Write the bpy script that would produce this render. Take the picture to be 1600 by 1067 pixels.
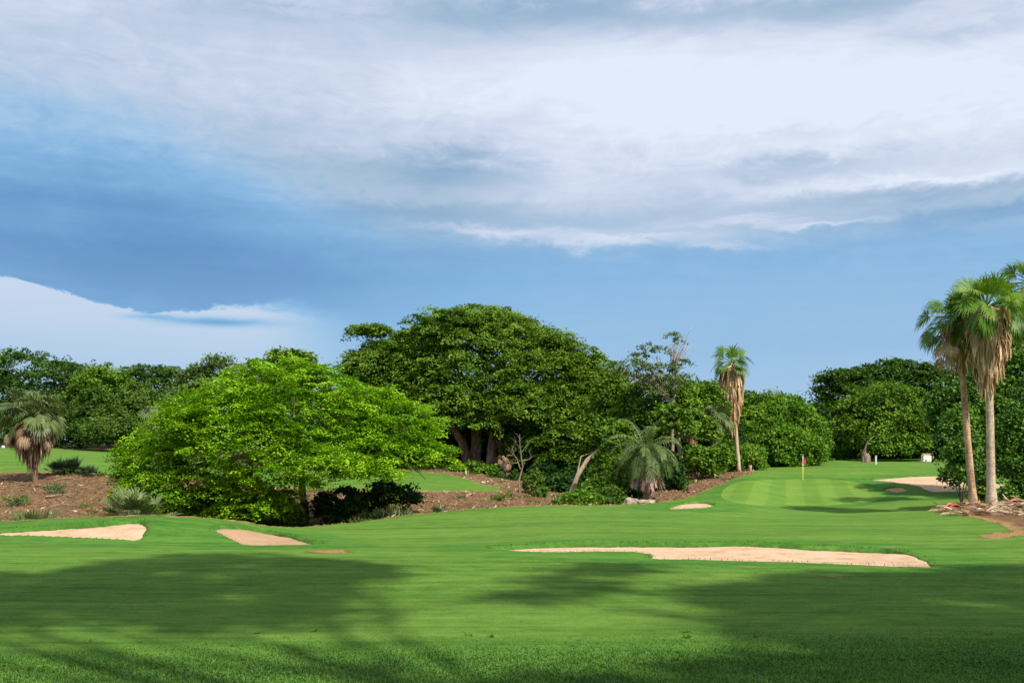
import bpy, math, random
import numpy as np
from mathutils import Vector
for o in list(bpy.data.objects): bpy.data.objects.remove(o)
scene = bpy.context.scene
rng = np.random.default_rng(7)
random.seed(7)
C = bpy.data.collections.new('golf_course'); scene.collection.children.link(C)
F = 1556.0; HZ = 690.0; CAMZ = 3.6
# ------------------------------------------------------------ camera
cam = bpy.data.cameras.new('camera'); cam_o = bpy.data.objects.new('camera', cam); C.objects.link(cam_o)
cam.sensor_width = 36.0; cam.lens = F/1600*36
cam_o.location = (0, 0, CAMZ); cam_o.rotation_euler = (math.radians(90), 0, 0)
cam.shift_y = (HZ-533.5)/1600
cam.clip_start = 0.1; cam.clip_end = 9000
scene.camera = cam_o
# ------------------------------------------------------------ sun and sky
SUN_EL = math.radians(51); SUN_AZ = math.radians(139)      # clockwise from +Y: behind the camera, to the right
sun = bpy.data.lights.new('sun', 'SUN'); sun_o = bpy.data.objects.new('sun', sun); C.objects.link(sun_o)
sun.energy = 4.7; sun.angle = math.radians(1.0); sun.color = (1.0, 0.93, 0.80)
sd = Vector((math.sin(SUN_AZ)*math.cos(SUN_EL), math.cos(SUN_AZ)*math.cos(SUN_EL), math.sin(SUN_EL)))
sun_o.rotation_euler = sd.to_track_quat('Z', 'Y').to_euler(); sun_o.location = sd*60
scene.view_settings.view_transform = 'Standard'; scene.view_settings.look = 'None'
scene.view_settings.exposure = 0.5; scene.view_settings.gamma = 1.0; scene.view_settings.use_curve_mapping = False
world = bpy.data.worlds.new('World'); scene.world = world; world.use_nodes = True
WT = world.node_tree; WT.nodes.clear()

class NT:
    """tiny helper for writing node maths"""
    def __init__(s, t): s.t = t
    def n(s, typ, **kw):
        x = s.t.nodes.new(typ)
        for k, v in kw.items(): setattr(x, k, v)
        return x
    def put(s, sock, v):
        if isinstance(v, bpy.types.NodeSocket): s.t.links.new(v, sock)
        elif v is not None: sock.default_value = v
    def m(s, op, a, b=None, c=None, clamp=False):
        x = s.n('ShaderNodeMath', operation=op, use_clamp=clamp)
        s.put(x.inputs[0], a); s.put(x.inputs[1], b); s.put(x.inputs[2], c); return x.outputs[0]
    def ramp(s, f, stops, interp='LINEAR'):
        x = s.n('ShaderNodeValToRGB'); r = x.color_ramp; r.interpolation = interp
        while len(r.elements) < len(stops): r.elements.new(0.5)
        for e, (p, c) in zip(r.elements, stops):
            e.position = p; e.color = (*c, 1) if len(c) == 3 else c
        s.put(x.inputs[0], f); return x.outputs[0]
    def mix(s, f, a, b, mode='MIX'):
        x = s.n('ShaderNodeMix', data_type='RGBA', blend_type=mode)
        s.put(x.inputs['Factor'], f); s.put(x.inputs[6], a if not isinstance(a, tuple) else (*a, 1)[:4])
        s.put(x.inputs[7], b if not isinstance(b, tuple) else (*b, 1)[:4]); return x.outputs[2]
    def noise(s, vec, scale, detail=4, rough=0.55, dist=0.0, lac=2.0, w=None):
        x = s.n('ShaderNodeTexNoise'); 
        if w is not None: x.noise_dimensions = '4D'; x.inputs['W'].default_value = w
        s.put(x.inputs['Vector'], vec); x.inputs['Scale'].default_value = scale
        x.inputs['Detail'].default_value = detail; x.inputs['Roughness'].default_value = rough
        x.inputs['Distortion'].default_value = dist; x.inputs['Lacunarity'].default_value = lac
        return x.outputs['Fac']
    def vmul(s, v, k):
        x = s.n('ShaderNodeVectorMath', operation='MULTIPLY'); s.put(x.inputs[0], v); x.inputs[1].default_value = k; return x.outputs[0]
    def smooth(s, v, a, b, lo=0.0, hi=1.0):
        x = s.n('ShaderNodeMapRange', interpolation_type='SMOOTHSTEP')
        s.put(x.inputs['Value'], v); s.put(x.inputs['From Min'], a); s.put(x.inputs['From Max'], b)
        x.inputs['To Min'].default_value = lo; x.inputs['To Max'].default_value = hi; return x.outputs[0]

def s2l(c): return tuple(((v/255)/12.92 if v/255 <= 0.04045 else ((v/255+0.055)/1.055)**2.4) for v in c)
def build_sky():
    N = NT(WT)
    tc = N.n('ShaderNodeTexCoord'); sep = N.n('ShaderNodeSeparateXYZ'); WT.links.new(tc.outputs['Generated'], sep.inputs[0])
    X, Y, Z = sep.outputs
    D = 180/math.pi
    A = N.m('MULTIPLY', N.m('ARCTAN2', X, Y), D); E = N.m('MULTIPLY', N.m('ARCSINE', Z), D)
    def AE(px, py):
        a = math.atan2(px-800, F); e = math.atan(math.cos(a)*(HZ-py)/F); return a*D, e*D
    # cloud coordinates: degrees, flattened so that structure stretches along the horizon
    comb = N.n('ShaderNodeCombineXYZ'); WT.links.new(A, comb.inputs[0]); WT.links.new(E, comb.inputs[1])
    base = comb.outputs[0]
    v1 = N.vmul(base, (0.05, 0.17, 1)); v2 = N.vmul(base, (0.13, 0.5, 1))
    n1 = N.noise(v1, 1.0, 6, 0.55, 0.5, w=3.1); n2 = N.noise(v2, 1.0, 9, 0.62, 0.8, w=7.7)
    n3 = N.noise(N.vmul(base, (0.34, 0.80, 1)), 1.0, 12, 0.66, 1.1, w=1.3)
    wa = N.m('MULTIPLY_ADD', N.m('SUBTRACT', n2, 0.5), 7.0, A); we = N.m('MULTIPLY_ADD', N.m('SUBTRACT', n2, 0.5), 2.6, E)
    we = N.m('MULTIPLY_ADD', N.m('SUBTRACT', n3, 0.5), 1.8, we)
    # lightness against elevation; unseen overhead sky brightened to fill the foreground shade
    L = N.ramp(N.m('DIVIDE', E, 60, clamp=True), [(0, (.56,)*3), (2.5/60, (.50,)*3), (6/60, (.44,)*3), (10.4/60, (.385,)*3), (12.0/60, (.52,)*3),
         (14.2/60, (.74,)*3), (19/60, (.79,)*3), (23/60, (.75,)*3), (25.5/60, (.70,)*3), (32/60, (.82,)*3), (1, (.98,)*3)], 'EASE')
    L = N.m('ADD', L, 0.0)
    def blob(px, py, rx, ry, w, a=wa, e=we):
        nonlocal L
        a0, e0 = AE(px, py); ra = rx/F*D; re = ry/F*D
        da = N.m('DIVIDE', N.m('SUBTRACT', a, a0), ra); de = N.m('DIVIDE', N.m('SUBTRACT', e, e0), re)
        q = N.m('ADD', N.m('MULTIPLY', da, da), N.m('MULTIPLY', de, de))
        L = N.m('MULTIPLY_ADD', N.m('EXPONENT', N.m('MULTIPLY', q, -1.0)), w, L)
    blob(20, 350, 380, 130, -0.19)                 # storm blue, left
    blob(400, 455, 300, 60, -0.16)
    blob(330, 310, 330, 100, -0.19)
    blob(-40, 240, 330, 90, -0.20)
    blob(90, 352, 110, 22, 0.11)
    blob(150, 110, 420, 70, -0.10); blob(620, 60, 300, 30, -0.08); blob(560, 190, 200, 30, -0.06)
    blob(1180, 150, 480, 95, 0.20)                 # bright gap, right of the middle
    blob(700, 268, 130, 30, -0.32); blob(640, 330, 150, 14, -0.12)                 # grey blotches under the bright layer
    blob(1240, 262, 170, 16, -0.20)
    blob(1500, 292, 190, 11, -0.20)
    blob(1530, 335, 200, 17, -0.22)
    blob(850, 18, 190, 26, -0.30); blob(1300, 8, 330, 26, -0.30); blob(1520, 45, 120, 18, -0.20); blob(430, 20, 160, 20, -0.12)
    blob(1270, 205, 110, 9, -0.06)
    # wispy streaks under the layer
    blob(790, 362, 110, 9, 0.28); blob(960, 374, 150, 9, 0.30); blob(1120, 383, 100, 7, 0.20); blob(1090, 352, 120, 7, 0.14)
    blob(1290, 347, 75, 7, 0.32); blob(1180, 338, 110, 7, 0.18); blob(1450, 274, 190, 8, 0.17); blob(700, 352, 90, 7, 0.1)
    # streaky texture, stronger high up
    n4 = N.noise(N.vmul(base, (0.06, 1.15, 1)), 1.0, 8, 0.62, 0.9, w=5.2)
    L = N.m('MULTIPLY_ADD', N.m('MULTIPLY', N.m('SUBTRACT', n4, 0.5), N.smooth(E, 7.5, 13.0, 0.05, 0.16)), 1.0, L)
    hi = N.smooth(E, 8.0, 13.0, 0.16, 1.0)
    tex = N.m('ADD', N.m('MULTIPLY', N.m('SUBTRACT', n1, 0.5), 0.40), N.m('MULTIPLY', N.m('SUBTRACT', n3, 0.5), 0.30))
    L = N.m('MULTIPLY_ADD', tex, hi, L)
    # the clear slot low on the left under the storm cloud's curved edge
    a_lo, _ = AE(-80, 430); a_hi, _ = AE(560, 480)
    fa = N.m('DIVIDE', N.m('SUBTRACT', A, a_lo), a_hi-a_lo, clamp=True)
    pts = [(-80, 412), (0, 429), (100, 452), (150, 474), (235, 489), (330, 482), (400, 477), (470, 482), (560, 500)]
    st = []
    for px, py in pts:
        a, e = AE(px, py); st.append(((a-a_lo)/(a_hi-a_lo), (e/20,)*3))
    edge = N.m('MULTIPLY', N.ramp(fa, st), 20.0)
    e_n = N.m('MULTIPLY_ADD', N.m('SUBTRACT', n3, 0.5), 1.5, E)
    soft = N.smooth(A, AE(300, 0)[0], AE(560, 0)[0], 0.10, 0.9)
    low = N.smooth(N.m('SUBTRACT', edge, e_n), N.m('MULTIPLY', soft, -1.0), soft)
    xr = N.m('MULTIPLY', N.smooth(A, AE(380, 0)[0], AE(590, 0)[0], 1.0, 0.0), N.smooth(A, -60.0, -40.0, 0.0, 1.0))
    slotL = N.smooth(E, 2.5, 8.5, 0.54, 0.72)
    slotL = N.m('MULTIPLY_ADD', N.m('SUBTRACT', n1, 0.5), 0.15, slotL)
    f = N.m('MULTIPLY', low, xr)
    L = N.m('ADD', N.m('MULTIPLY', L, N.m('SUBTRACT', 1.0, f)), N.m('MULTIPLY', slotL, f))
    wa, we = N.m('MULTIPLY_ADD', N.m('SUBTRACT', n3, 0.5), 1.5, A), N.m('MULTIPLY_ADD', N.m('SUBTRACT', n3, 0.5), 0.4, E)
    blob(340, 503, 72, 6.5, -0.45, wa, we); blob(235, 495, 35, 4, -0.25, wa, we)
    col = N.ramp(L, [(0.0, s2l((92, 140, 190))), (0.15, s2l((110, 157, 206))), (0.36, s2l((133, 181, 224))), (0.52, s2l((164, 199, 231))),
                     (0.68, s2l((195, 212, 235))), (0.85, s2l((222, 231, 249))), (1.0, s2l((240, 249, 255)))])
    grey = N.ramp(L, [(0.1, s2l((112, 150, 194))), (0.40, s2l((150, 180, 208))), (0.58, s2l((178, 198, 222))), (0.74, s2l((205, 216, 237))), (0.92, s2l((230, 239, 252)))])
    lo_e = N.smooth(A, -24.0, -4.0, 16.5, 9.5); gf = N.smooth(N.m('SUBTRACT', we, lo_e), 0.0, 4.0); col = N.mix(gf, col, grey)
    sky = N.n('ShaderNodeTexSky', sky_type='NISHITA'); sky.sun_disc = False
    sky.sun_elevation = SUN_EL; sky.sun_rotation = SUN_AZ; sky.altitude = 20; sky.dust_density = 1.5
    clear = N.mix(1.0, sky.outputs[0], (0.12, 0.12, 0.12), 'MULTIPLY')
    mixed = N.mix(0.93, clear, col)
    bg = N.n('ShaderNodeBackground'); WT.links.new(mixed, bg.inputs[0]); bg.inputs[1].default_value = 0.72
    out = N.n('ShaderNodeOutputWorld'); WT.links.new(bg.outputs[0], out.inputs[0])
build_sky()
# Sky brightness works at 1.0 here because the cloud colours are already display-range; the Nishita part is scaled to 0.12.

# ------------------------------------------------------------ tags
def tag(o, label=None, cat=None, group=None, kind=None):
    if label: o['label'] = label
    if cat: o['category'] = cat
    if group: o['group'] = group
    if kind: o['kind'] = kind
    return o
def thing(name, label, cat, loc, group=None):
    o = bpy.data.objects.new(name, None); C.objects.link(o); o.location = loc; o.empty_display_size = 0.3
    return tag(o, label, cat, group)

# ------------------------------------------------------------ terrain height
# knots along the line of sight for columns of azimuth: (distance, height) where height may be ('p', pixel row)
def zz(D, v): return CAMZ-(v-HZ)/F*D if v > 100 else v
COLS = {
 -160: [(8, .9), (15, 0), (25, 0), (33, 0), (36.5, 844), (40.5, 812), (50, -1.5), (60, -1.2), (80, 740), (150, 702), (230, 3.2)],
 0:    [(8, .9), (15, 0), (25, 0), (33, 0), (36.5, 845), (40.5, 816), (50, -1.5), (60, -1.2), (80, 740), (150, 699), (230, 3.2)],
 110:  [(8, .9), (15, 0), (25, 0), (33, 0), (36.5, 846), (40.5, 809), (50, -1.5), (60, -1.2), (80, 738), (150, 702), (230, 3.2)],
 230:  [(8, .9), (15, 0), (25, 0), (33, 0), (36.5, 847), (40.5, 807), (50, -1.5), (58, -1.4), (80, 745), (140, 710), (230, 3.2)],
 350:  [(8, .9), (15, 0), (25, 0), (33, 0), (36.5, 848), (41.5, 812), (50, -1.5), (58, -1.4), (78, 755), (125, 722), (230, 3.0)],
 430:  [(8, .9), (15, 0), (25, 0), (33, 0), (37.5, 844), (45, 824), (53, -1.5), (59, -1.4), (77, 762), (115, 732), (230, 2.8)],
 500:  [(8, .9), (15, 0), (25, 0), (33, 0), (38, 843), (50, 822), (56, -1.4), (60, -1.3), (76, 767), (108, 737), (230, 2.6)],
 570:  [(8, .9), (15, 0), (25, 0), (32, 0), (40, 841), (53.5, 814), (58, -1.2), (62, -1.05), (75, 768), (104, 738), (230, 2.4)],
 650:  [(8, .9), (15, 0), (25, 0), (31, 0), (42, 836), (56, 802), (60, -1.0), (64, -.85), (74, 768), (102, 737), (230, 2.2)],
 700:  [(8, .9), (15, 0), (25, 0), (31, 0), (43, 832), (57, 798), (61, -.9), (65, -.8), (75, 768), (96, 742), (230, 2.0)],
 775:  [(8, .9), (15, 0), (25, 0), (30, 0), (45, 825), (58, 793), (62, -.85), (66, -.6), (79, 768), (80.5, 766.5), (230, 1.8)],
 850:  [(8, .9), (15, 0), (25, 0), (30, 0), (47, 816), (59, 790), (64, -.9), (69, -1.0), (80, -.9), (95, -.4), (230, 1.6)],
 930:  [(8, .9), (15, 0), (25, 0), (30, 0), (47, 815), (60, 791), (66, -1.1), (72, -1.2), (84, -1.0), (100, -.3), (230, 1.4)],
 1010: [(8, .9), (15, 0), (25, 0), (31, 0), (48, 813), (60, 789), (63, -.38), (70, -.28), (84, -.1), (105, .2), (230, 1.5)],
 1065: [(8, .9), (15, 0), (25, 0), (32, 0), (49, 812), (67, 780), (71, -.25), (78, .1), (88, 749), (110, .6), (230, 1.6)],
 1115: [(8, .9), (15, 0), (25, 0), (33, 0), (51, 811), (77, 763), (81, 757), (87, 748), (96, 740), (115, .85), (230, 1.7)],
 1175: [(8, .9), (15, 0), (25, 0), (34, 0), (55, 804), (95, 737), (99, 735), (103, 733), (108, 731), (124, 1.2), (230, 1.8)],
 1240: [(8, .9), (15, 0), (25, 0), (35, 0), (65, 792), (90, 748), (99, 736), (106, 729), (114, 724), (128, 719.5), (230, 1.8)],
 1330: [(8, .9), (15, 0), (25, 0), (35.5, 0), (66, 792), (90, 748), (99, 736), (107, 727), (118, 721), (134, 717), (230, 1.7)],
 1450: [(8, .9), (15, 0), (25, 0), (35, 0), (62, 792), (88, 752), (99, 739), (108, 729), (120, 722), (134, 717.5), (230, 1.7)],
 1550: [(8, .9), (15, 0), (25, 0), (34, 0), (57, 791), (86, 755), (99, 741), (108, 731), (120, 724), (134, 719), (230, 1.6)],
 1760: [(8, .9), (15, 0), (25, 0), (33, 0), (56, 790), (85, 756), (99, 742), (108, 732), (120, 725), (134, 720), (230, 1.6)],
}
NK = 12
PX0, PX1, PST = -420, 2020, 4
pxg = np.arange(PX0, PX1+PST, PST).astype(float)
cp = np.array(sorted(COLS)); 
TD = np.zeros((len(pxg), NK)); TZ = np.zeros_like(TD)
for k in range(NK-1):
    TD[:, k] = np.interp(pxg, cp, [COLS[p][k][0] for p in cp]); TZ[:, k] = np.interp(pxg, cp, [zz(*COLS[p][k]) for p in cp])
TD[:, -1] = 5000; TZ[:, -1] = TZ[:, -2]
ker = np.exp(-0.5*(np.arange(-12, 13)*PST/13.0)**2); ker /= ker.sum()
for T in (TD, TZ):
    for k in range(NK): T[:, k] = np.convolve(np.pad(T[:, k], 12, mode='edge'), ker, mode='valid')
LX = np.log(TD)
H = np.diff(LX, axis=1); S = np.diff(TZ, axis=1)/H
M = np.zeros_like(TZ)
for k in range(1, NK-1):
    a, b = S[:, k-1], S[:, k]; same = a*b > 0
    w1 = 2*H[:, k]+H[:, k-1]; w2 = H[:, k]+2*H[:, k-1]
    M[:, k] = np.where(same, (w1+w2)/(w1/np.where(same, a, 1)+w2/np.where(same, b, 1)), 0)
def vnoise(x, y, seed=0):
    xi = np.floor(x).astype(np.int64); yi = np.floor(y).astype(np.int64); fx = x-xi; fy = y-yi
    fx = fx*fx*(3-2*fx); fy = fy*fy*(3-2*fy)
    def h(i, j):
        n = (i*374761393+j*668265263+seed*974711) & 0xffffffff
        n = ((n ^ (n >> 13))*1274126177) & 0xffffffff
        return ((n ^ (n >> 16)) & 0xffff)/65535.0
    return (h(xi, yi)*(1-fx)+h(xi+1, yi)*fx)*(1-fy)+(h(xi, yi+1)*(1-fx)+h(xi+1, yi+1)*fx)*fy-0.5
def tab(T, q):     # q: fractional index
    i = np.clip(np.floor(q).astype(int), 0, len(pxg)-2); f = np.clip(q-i, 0, 1)[:, None]
    return T[i]*(1-f)+T[i+1]*f
def dcoord(x, y):
    r = np.hypot(x, y); az = np.arctan2(x, y); azc = np.clip(az, -0.62, 0.62)
    return 800+F*np.tan(azc), np.maximum(r*np.cos(azc), 0.5), az
def height(x, y, rough=True):
    x = np.atleast_1d(np.asarray(x, float)); y = np.atleast_1d(np.asarray(y, float))
    px, D, az = dcoord(x, y); q = (np.clip(px, PX0, PX1)-PX0)/PST
    lx = tab(LX, q); tz = tab(TZ, q); m = tab(M, q); t = np.log(D)
    k = np.clip((lx <= t[:, None]).sum(1)-1, 0, NK-2); I = np.arange(len(t))
    x0, x1 = lx[I, k], lx[I, k+1]; h = x1-x0; s = np.clip((t-x0)/h, 0, 1)
    z = (2*s**3-3*s**2+1)*tz[I, k]+(s**3-2*s**2+s)*h*m[I, k]+(-2*s**3+3*s**2)*tz[I, k+1]+(s**3-s**2)*h*m[I, k+1]
    z = np.where(D < 8, 0.9+1.0*np.clip((8-D)/6, 0, 1)**1.0*0.95, z)
    back = np.clip((np.abs(az)-0.7)/0.9, 0, 1); z = z*(1-back)+back*(0.6)
    if rough:
        far = np.clip((D-14)/20, 0, 1)
        z = z+0.10*vnoise(x/7, y/7, 3)*far+0.03*vnoise(x/1.7, y/1.7, 5)*far
        x_, y_ = x, y
        rg = mulch_d(x, y) > 0
        z = z+np.where(rg, 0.10*vnoise(x_/0.6, y_/0.6, 9)+0.05*vnoise(x_/0.22, y_/0.22, 11), 0)
    return z
def knotD(x, y, k):
    px, D, az = dcoord(x, y); q = (np.clip(px, PX0, PX1)-PX0)/PST
    return tab(TD, q)[:, k]-0*D, D, px, az
def sdf_poly(x, y, P):        # negative inside
    P = np.asarray(P, float); d = np.full(x.shape, 1e9); ins = np.zeros(x.shape, bool)
    for i in range(len(P)):
        a = P[i]; b = P[(i+1) % len(P)]; e = b-a; w0 = x-a[0]; w1 = y-a[1]
        t = np.clip((w0*e[0]+w1*e[1])/max(e@e, 1e-9), 0, 1)
        d = np.minimum(d, np.hypot(w0-e[0]*t, w1-e[1]*t))
        c = ((a[1] > y) != (b[1] > y)) & (x < (b[0]-a[0])*(y-a[1])/((b[1]-a[1]) if abs(b[1]-a[1]) > 1e-9 else 1e-9)+a[0])
        ins ^= c
    return np.where(ins, -d, d)
def ray(px, py, lo=12.0):     # first ground point seen through a pixel
    D = np.exp(np.linspace(math.log(lo), math.log(260), 1500)); X = (px-800)/F*D
    zr = CAMZ-(py-HZ)/F*D; g = height(X, D, False); i = np.argmax(g >= zr)
    if not (g >= zr).any(): i = len(D)-1
    return float(X[i]), float(D[i])
def catmull(P, n=6):
    P = np.asarray(P, float); out = []
    for i in range(len(P)):
        p0, p1, p2, p3 = P[i-1], P[i], P[(i+1) % len(P)], P[(i+2) % len(P)]
        for t in np.linspace(0, 1, n, endpoint=False):
            out.append(0.5*((2*p1)+(-p0+p2)*t+(2*p0-5*p1+4*p2-p3)*t*t+(-p0+3*p1-3*p2+p3)*t**3))
    return np.array(out)
DEBRIS_PX = [(1465, 797), (1500, 790), (1560, 786), (1640, 786), (1700, 800), (1700, 838), (1590, 832), (1560, 816), (1510, 808)]
DEBRIS = None; PATH = None; WORN = []
def mulch_d(x, y):            # positive on the bare litter-covered banks and forest floor
    d4, D, px, az = knotD(x, y, 5); d7 = knotD(x, y, 8)[0]; d8 = knotD(x, y, 9)[0]
    wob = 0.5*vnoise(x/1.6, y/1.6, 21)+0.35*vnoise(x/0.5, y/0.5, 22)
    bank = np.minimum(D-d4, d7-D+0.6)+wob*0.7
    bank = np.where(px > 1178, -3.0, np.where(px > 782, D-d4+wob*0.7, bank))
    bank = np.minimum(bank, (1180-px)/F*D+wob*0.3)
    forest = D-d8-1.5+wob
    m = np.maximum(bank, forest); m = np.where(np.abs(az) > 0.85, -3, m)
    for cx, cy, rx, ry in WORN:
        if True:
            q = 1-np.hypot((x-cx)/rx, (y-cy)/ry); m = np.where(q > -.5, np.maximum(m, np.minimum(q*.35+wob*0.25, .22)), m)
    if PATH is not None: m = np.maximum(m, np.minimum(-sdf_poly(x, y, PATH)+wob*0.5, .25))
    if DEBRIS is not None: m = np.maximum(m, -sdf_poly(x, y, DEBRIS)+wob*0.5)
    return m
WORN = [(*ray(px, py), rx, ry) for px, py, rx, ry in [(516, 861.5, .7, .45), (1308, 903, .40, .12), (1545, 836, .5, .3)]]
DEBRIS = catmull([ray(*p) for p in DEBRIS_PX]); PATH = catmull([ray(*p) for p in [(1528, 839), (1552, 833), (1600, 829), (1680, 822), (1680, 836), (1600, 838), (1560, 842)]])
BUNKERS = {
 'a': ('pale sand bunker at the left edge below the crest, tapering to a point', [(-60, 831), (0, 827.5), (60, 824.5), (140, 819), (180, 815), (215, 813), (231, 819), (229, 830), (218, 843), (180, 841), (120, 838.5), (60, 837.5), (0, 837)]),
 'b': ('tan sand bunker with a rounded left end, second from the left', [(332, 828), (345, 823), (375, 824), (410, 828), (445, 834), (480, 842), (505, 847), (440, 849), (385, 849), (358, 840)]),
 'c': ('long wide pale sand bunker across the middle of the fairway', [(765, 856.5), (850, 851), (930, 849), (1000, 850), (1060, 850), (1120, 849), (1190, 850), (1270, 853), (1340, 855), (1390, 857), (1425, 865), (1458, 882), (1430, 884), (1350, 882), (1240, 878), (1120, 875), (1022, 873), (1018, 867), (985, 863), (930, 863), (860, 864), (805, 862)]),
 'd': ('large pale sand bunker right of the putting green', [(1350, 749), (1400, 745), (1440, 742), (1480, 742), (1512, 749), (1570, 756), (1560, 765), (1490, 768), (1453, 768), (1432, 760), (1400, 754), (1375, 751)]),
 'e': ('tiny sand bunker between the green and the large right bunker', [(1380, 765), (1390, 761), (1406, 761), (1418, 766), (1400, 769)]),
 'f': ('small pale sand bunker at the left foot of the putting green', [(1044, 795), (1062, 787), (1085, 783), (1110, 785), (1114, 790), (1088, 794)]),
}
BP = {k: catmull([ray(*p) for p in v[1]]) for k, v in BUNKERS.items()}
GREEN = catmull([ray(*p) for p in [(1128, 775), (1140, 758), (1180, 750), (1250, 747), (1310, 749), (1350, 757), (1358, 766), (1385, 772), (1368, 782), (1300, 788), (1220, 790), (1160, 786)]])
def sdf_b(x, y):
    d = np.full(x.shape, 99.0)
    for P in BP.values():
        lo = P.min(0)-4; hi = P.max(0)+4; s = (x > lo[0]) & (x < hi[0]) & (y > lo[1]) & (y < hi[1])
        if s.any(): d[s] = np.minimum(d[s], sdf_poly(x[s], y[s], P)+0.10*vnoise(x[s]/0.5, y[s]/0.5, 31)+0.05*vnoise(x[s]/0.15, y[s]/0.15, 32))
    return d
def ground_z(x, y): return height(x, y)
def gz(x, y): return float(height(x, y)[0])

# ------------------------------------------------------------ mesh builder
class MB:
    def __init__(s): s.v = []; s.q = []; s.t = []; s.n = 0; s.tint = []
    def add(s, v, quads=None, tris=None, tint=0.5):
        v = np.asarray(v, np.float32).reshape(-1, 3)
        if quads is not None and len(quads): s.q.append(np.asarray(quads, np.int64)+s.n)
        if tris is not None and len(tris): s.t.append(np.asarray(tris, np.int64)+s.n)
        s.v.append(v); s.tint.append(np.broadcast_to(np.asarray(tint, np.float32), (len(v),))); s.n += len(v); return s
    def build(s, name, mat, parent=None, smooth=False, origin=None, attrs=None):
        v = np.concatenate(s.v) if s.v else np.zeros((0, 3), np.float32)
        if parent is not None: v = v-np.array(parent.location, np.float32)
        elif origin is not None: v = v-np.array(origin, np.float32)
        Q = np.concatenate(s.q) if s.q else np.zeros((0, 4), np.int64); T = np.concatenate(s.t) if s.t else np.zeros((0, 3), np.int64)
        me = bpy.data.meshes.new(name); me.vertices.add(len(v)); me.vertices.foreach_set('co', v.ravel())
        nl = Q.size+T.size; me.loops.add(nl); me.loops.foreach_set('vertex_index', np.concatenate([Q.ravel(), T.ravel()]).astype(np.int32))
        me.polygons.add(len(Q)+len(T))
        ls = np.concatenate([np.arange(len(Q))*4, Q.size+np.arange(len(T))*3]).astype(np.int32)
        me.polygons.foreach_set('loop_start', ls)
        me.polygons.foreach_set('use_smooth', np.full(len(ls), smooth))
        a = me.attributes.new('tint', 'FLOAT', 'POINT'); a.data.foreach_set('value', np.concatenate(s.tint) if s.tint else np.zeros(0))
        for k, val in (attrs or {}).items():
            a = me.attributes.new(k, 'FLOAT', 'POINT'); a.data.foreach_set('value', val.astype(np.float32))
        me.update(calc_edges=True); me.validate(clean_customdata=False)
        me.materials.append(mat)
        o = bpy.data.objects.new(name, me); C.objects.link(o)
        if parent is not None: o.parent = parent
        elif origin is not None: o.location = origin
        return o
def norm(a): return a/np.maximum(np.linalg.norm(a, axis=-1, keepdims=True), 1e-9)
def tube(mb, pts, rad, sides=8, tint=0.5, bump=0.0, cap=True):
    P = np.asarray(pts, float); n = len(P); rad = np.broadcast_to(np.asarray(rad, float), (n,))
    T = norm(np.gradient(P, axis=0)); ref = np.array([0.31, 0.95, 0.05]); 
    if abs(T[0] @ ref) > 0.9: ref = np.array([0, 0, 1.0])
    U = norm(np.cross(T, ref)); V = np.cross(T, U)
    a = np.linspace(0, 2*math.pi, sides, endpoint=False)
    R = rad[:, None]*(1+bump*(rng.random((n, sides))-0.5))
    v = P[:, None]+R[..., None]*(np.cos(a)[None, :, None]*U[:, None]+np.sin(a)[None, :, None]*V[:, None])
    i = np.arange(n-1)[:, None]*sides; j = np.arange(sides)[None]; j2 = (j+1) % sides
    q = np.stack([i+j, i+j2, i+sides+j2, i+sides+j], -1).reshape(-1, 4)
    v = v.reshape(-1, 3); tr = []
    if cap:
        v = np.vstack([v, P[-1:]]); tr = [(n*sides, (n-1)*sides+k, (n-1)*sides+(k+1) % sides) for k in range(sides)]
    mb.add(v, q, tr, tint)
def curve(p0, p1, sag=0.0, n=8, wob=0.0, mid=None):
    p0 = np.array(p0, float); p1 = np.array(p1, float); L = np.linalg.norm(p1-p0)
    m = (p0+p1)/2+np.array([0, 0, sag*L]) if mid is None else np.array(mid, float)
    t = np.linspace(0, 1, n)[:, None]; c = (1-t)**2*p0+2*t*(1-t)*m+t*t*p1
    if wob: c[1:-1] += (rng.random((n-2, 3))-0.5)*wob*L
    return c
def leafcards(mb, c, nrm, size, asp=0.55, tint=None, fold=0.12):
    n = len(c); r = norm(rng.normal(size=(n, 3))); t = norm(np.cross(nrm, r)); b = np.cross(nrm, t)
    size = np.broadcast_to(np.asarray(size, float), (n,))[:, None]
    v = np.stack([c-t*size*.5, c+b*size*.5*asp+nrm*size*fold, c+t*size*.5, c-b*size*.5*asp+nrm*size*fold*0.6], 1).reshape(-1, 3)
    mb.add(v, np.arange(n*4).reshape(-1, 4), None, np.repeat(tint if tint is not None else rng.random(n), 4))

# ------------------------------------------------------------ materials
def newmat(name):
    m = bpy.data.materials.new(name); m.use_nodes = True; m.node_tree.nodes.clear(); return m, NT(m.node_tree)
def finish(m, N, col, rough=0.7, spec=0.3, normal=None, trans=0.0, tcol=None, coat=0.0):
    p = N.n('ShaderNodeBsdfPrincipled'); N.put(p.inputs['Base Color'], col if not isinstance(col, tuple) else (*col, 1)[:4])
    N.put(p.inputs['Roughness'], rough); N.put(p.inputs['Specular IOR Level'], spec)
    if normal is not None: N.put(p.inputs['Normal'], normal)
    out = N.n('ShaderNodeOutputMaterial'); sh = p.outputs[0]
    if trans > 0:
        t = N.n('ShaderNodeBsdfTranslucent'); N.put(t.inputs[0], tcol if tcol is not None else col)
        x = N.n('ShaderNodeMixShader'); x.inputs[0].default_value = trans
        N.t.links.new(sh, x.inputs[1]); N.t.links.new(t.outputs[0], x.inputs[2]); sh = x.outputs[0]
    N.t.links.new(sh, out.inputs[0]); return m
def attr(N, name): 
    a = N.n('ShaderNodeAttribute'); a.attribute_name = name; return a.outputs['Fac']
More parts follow.
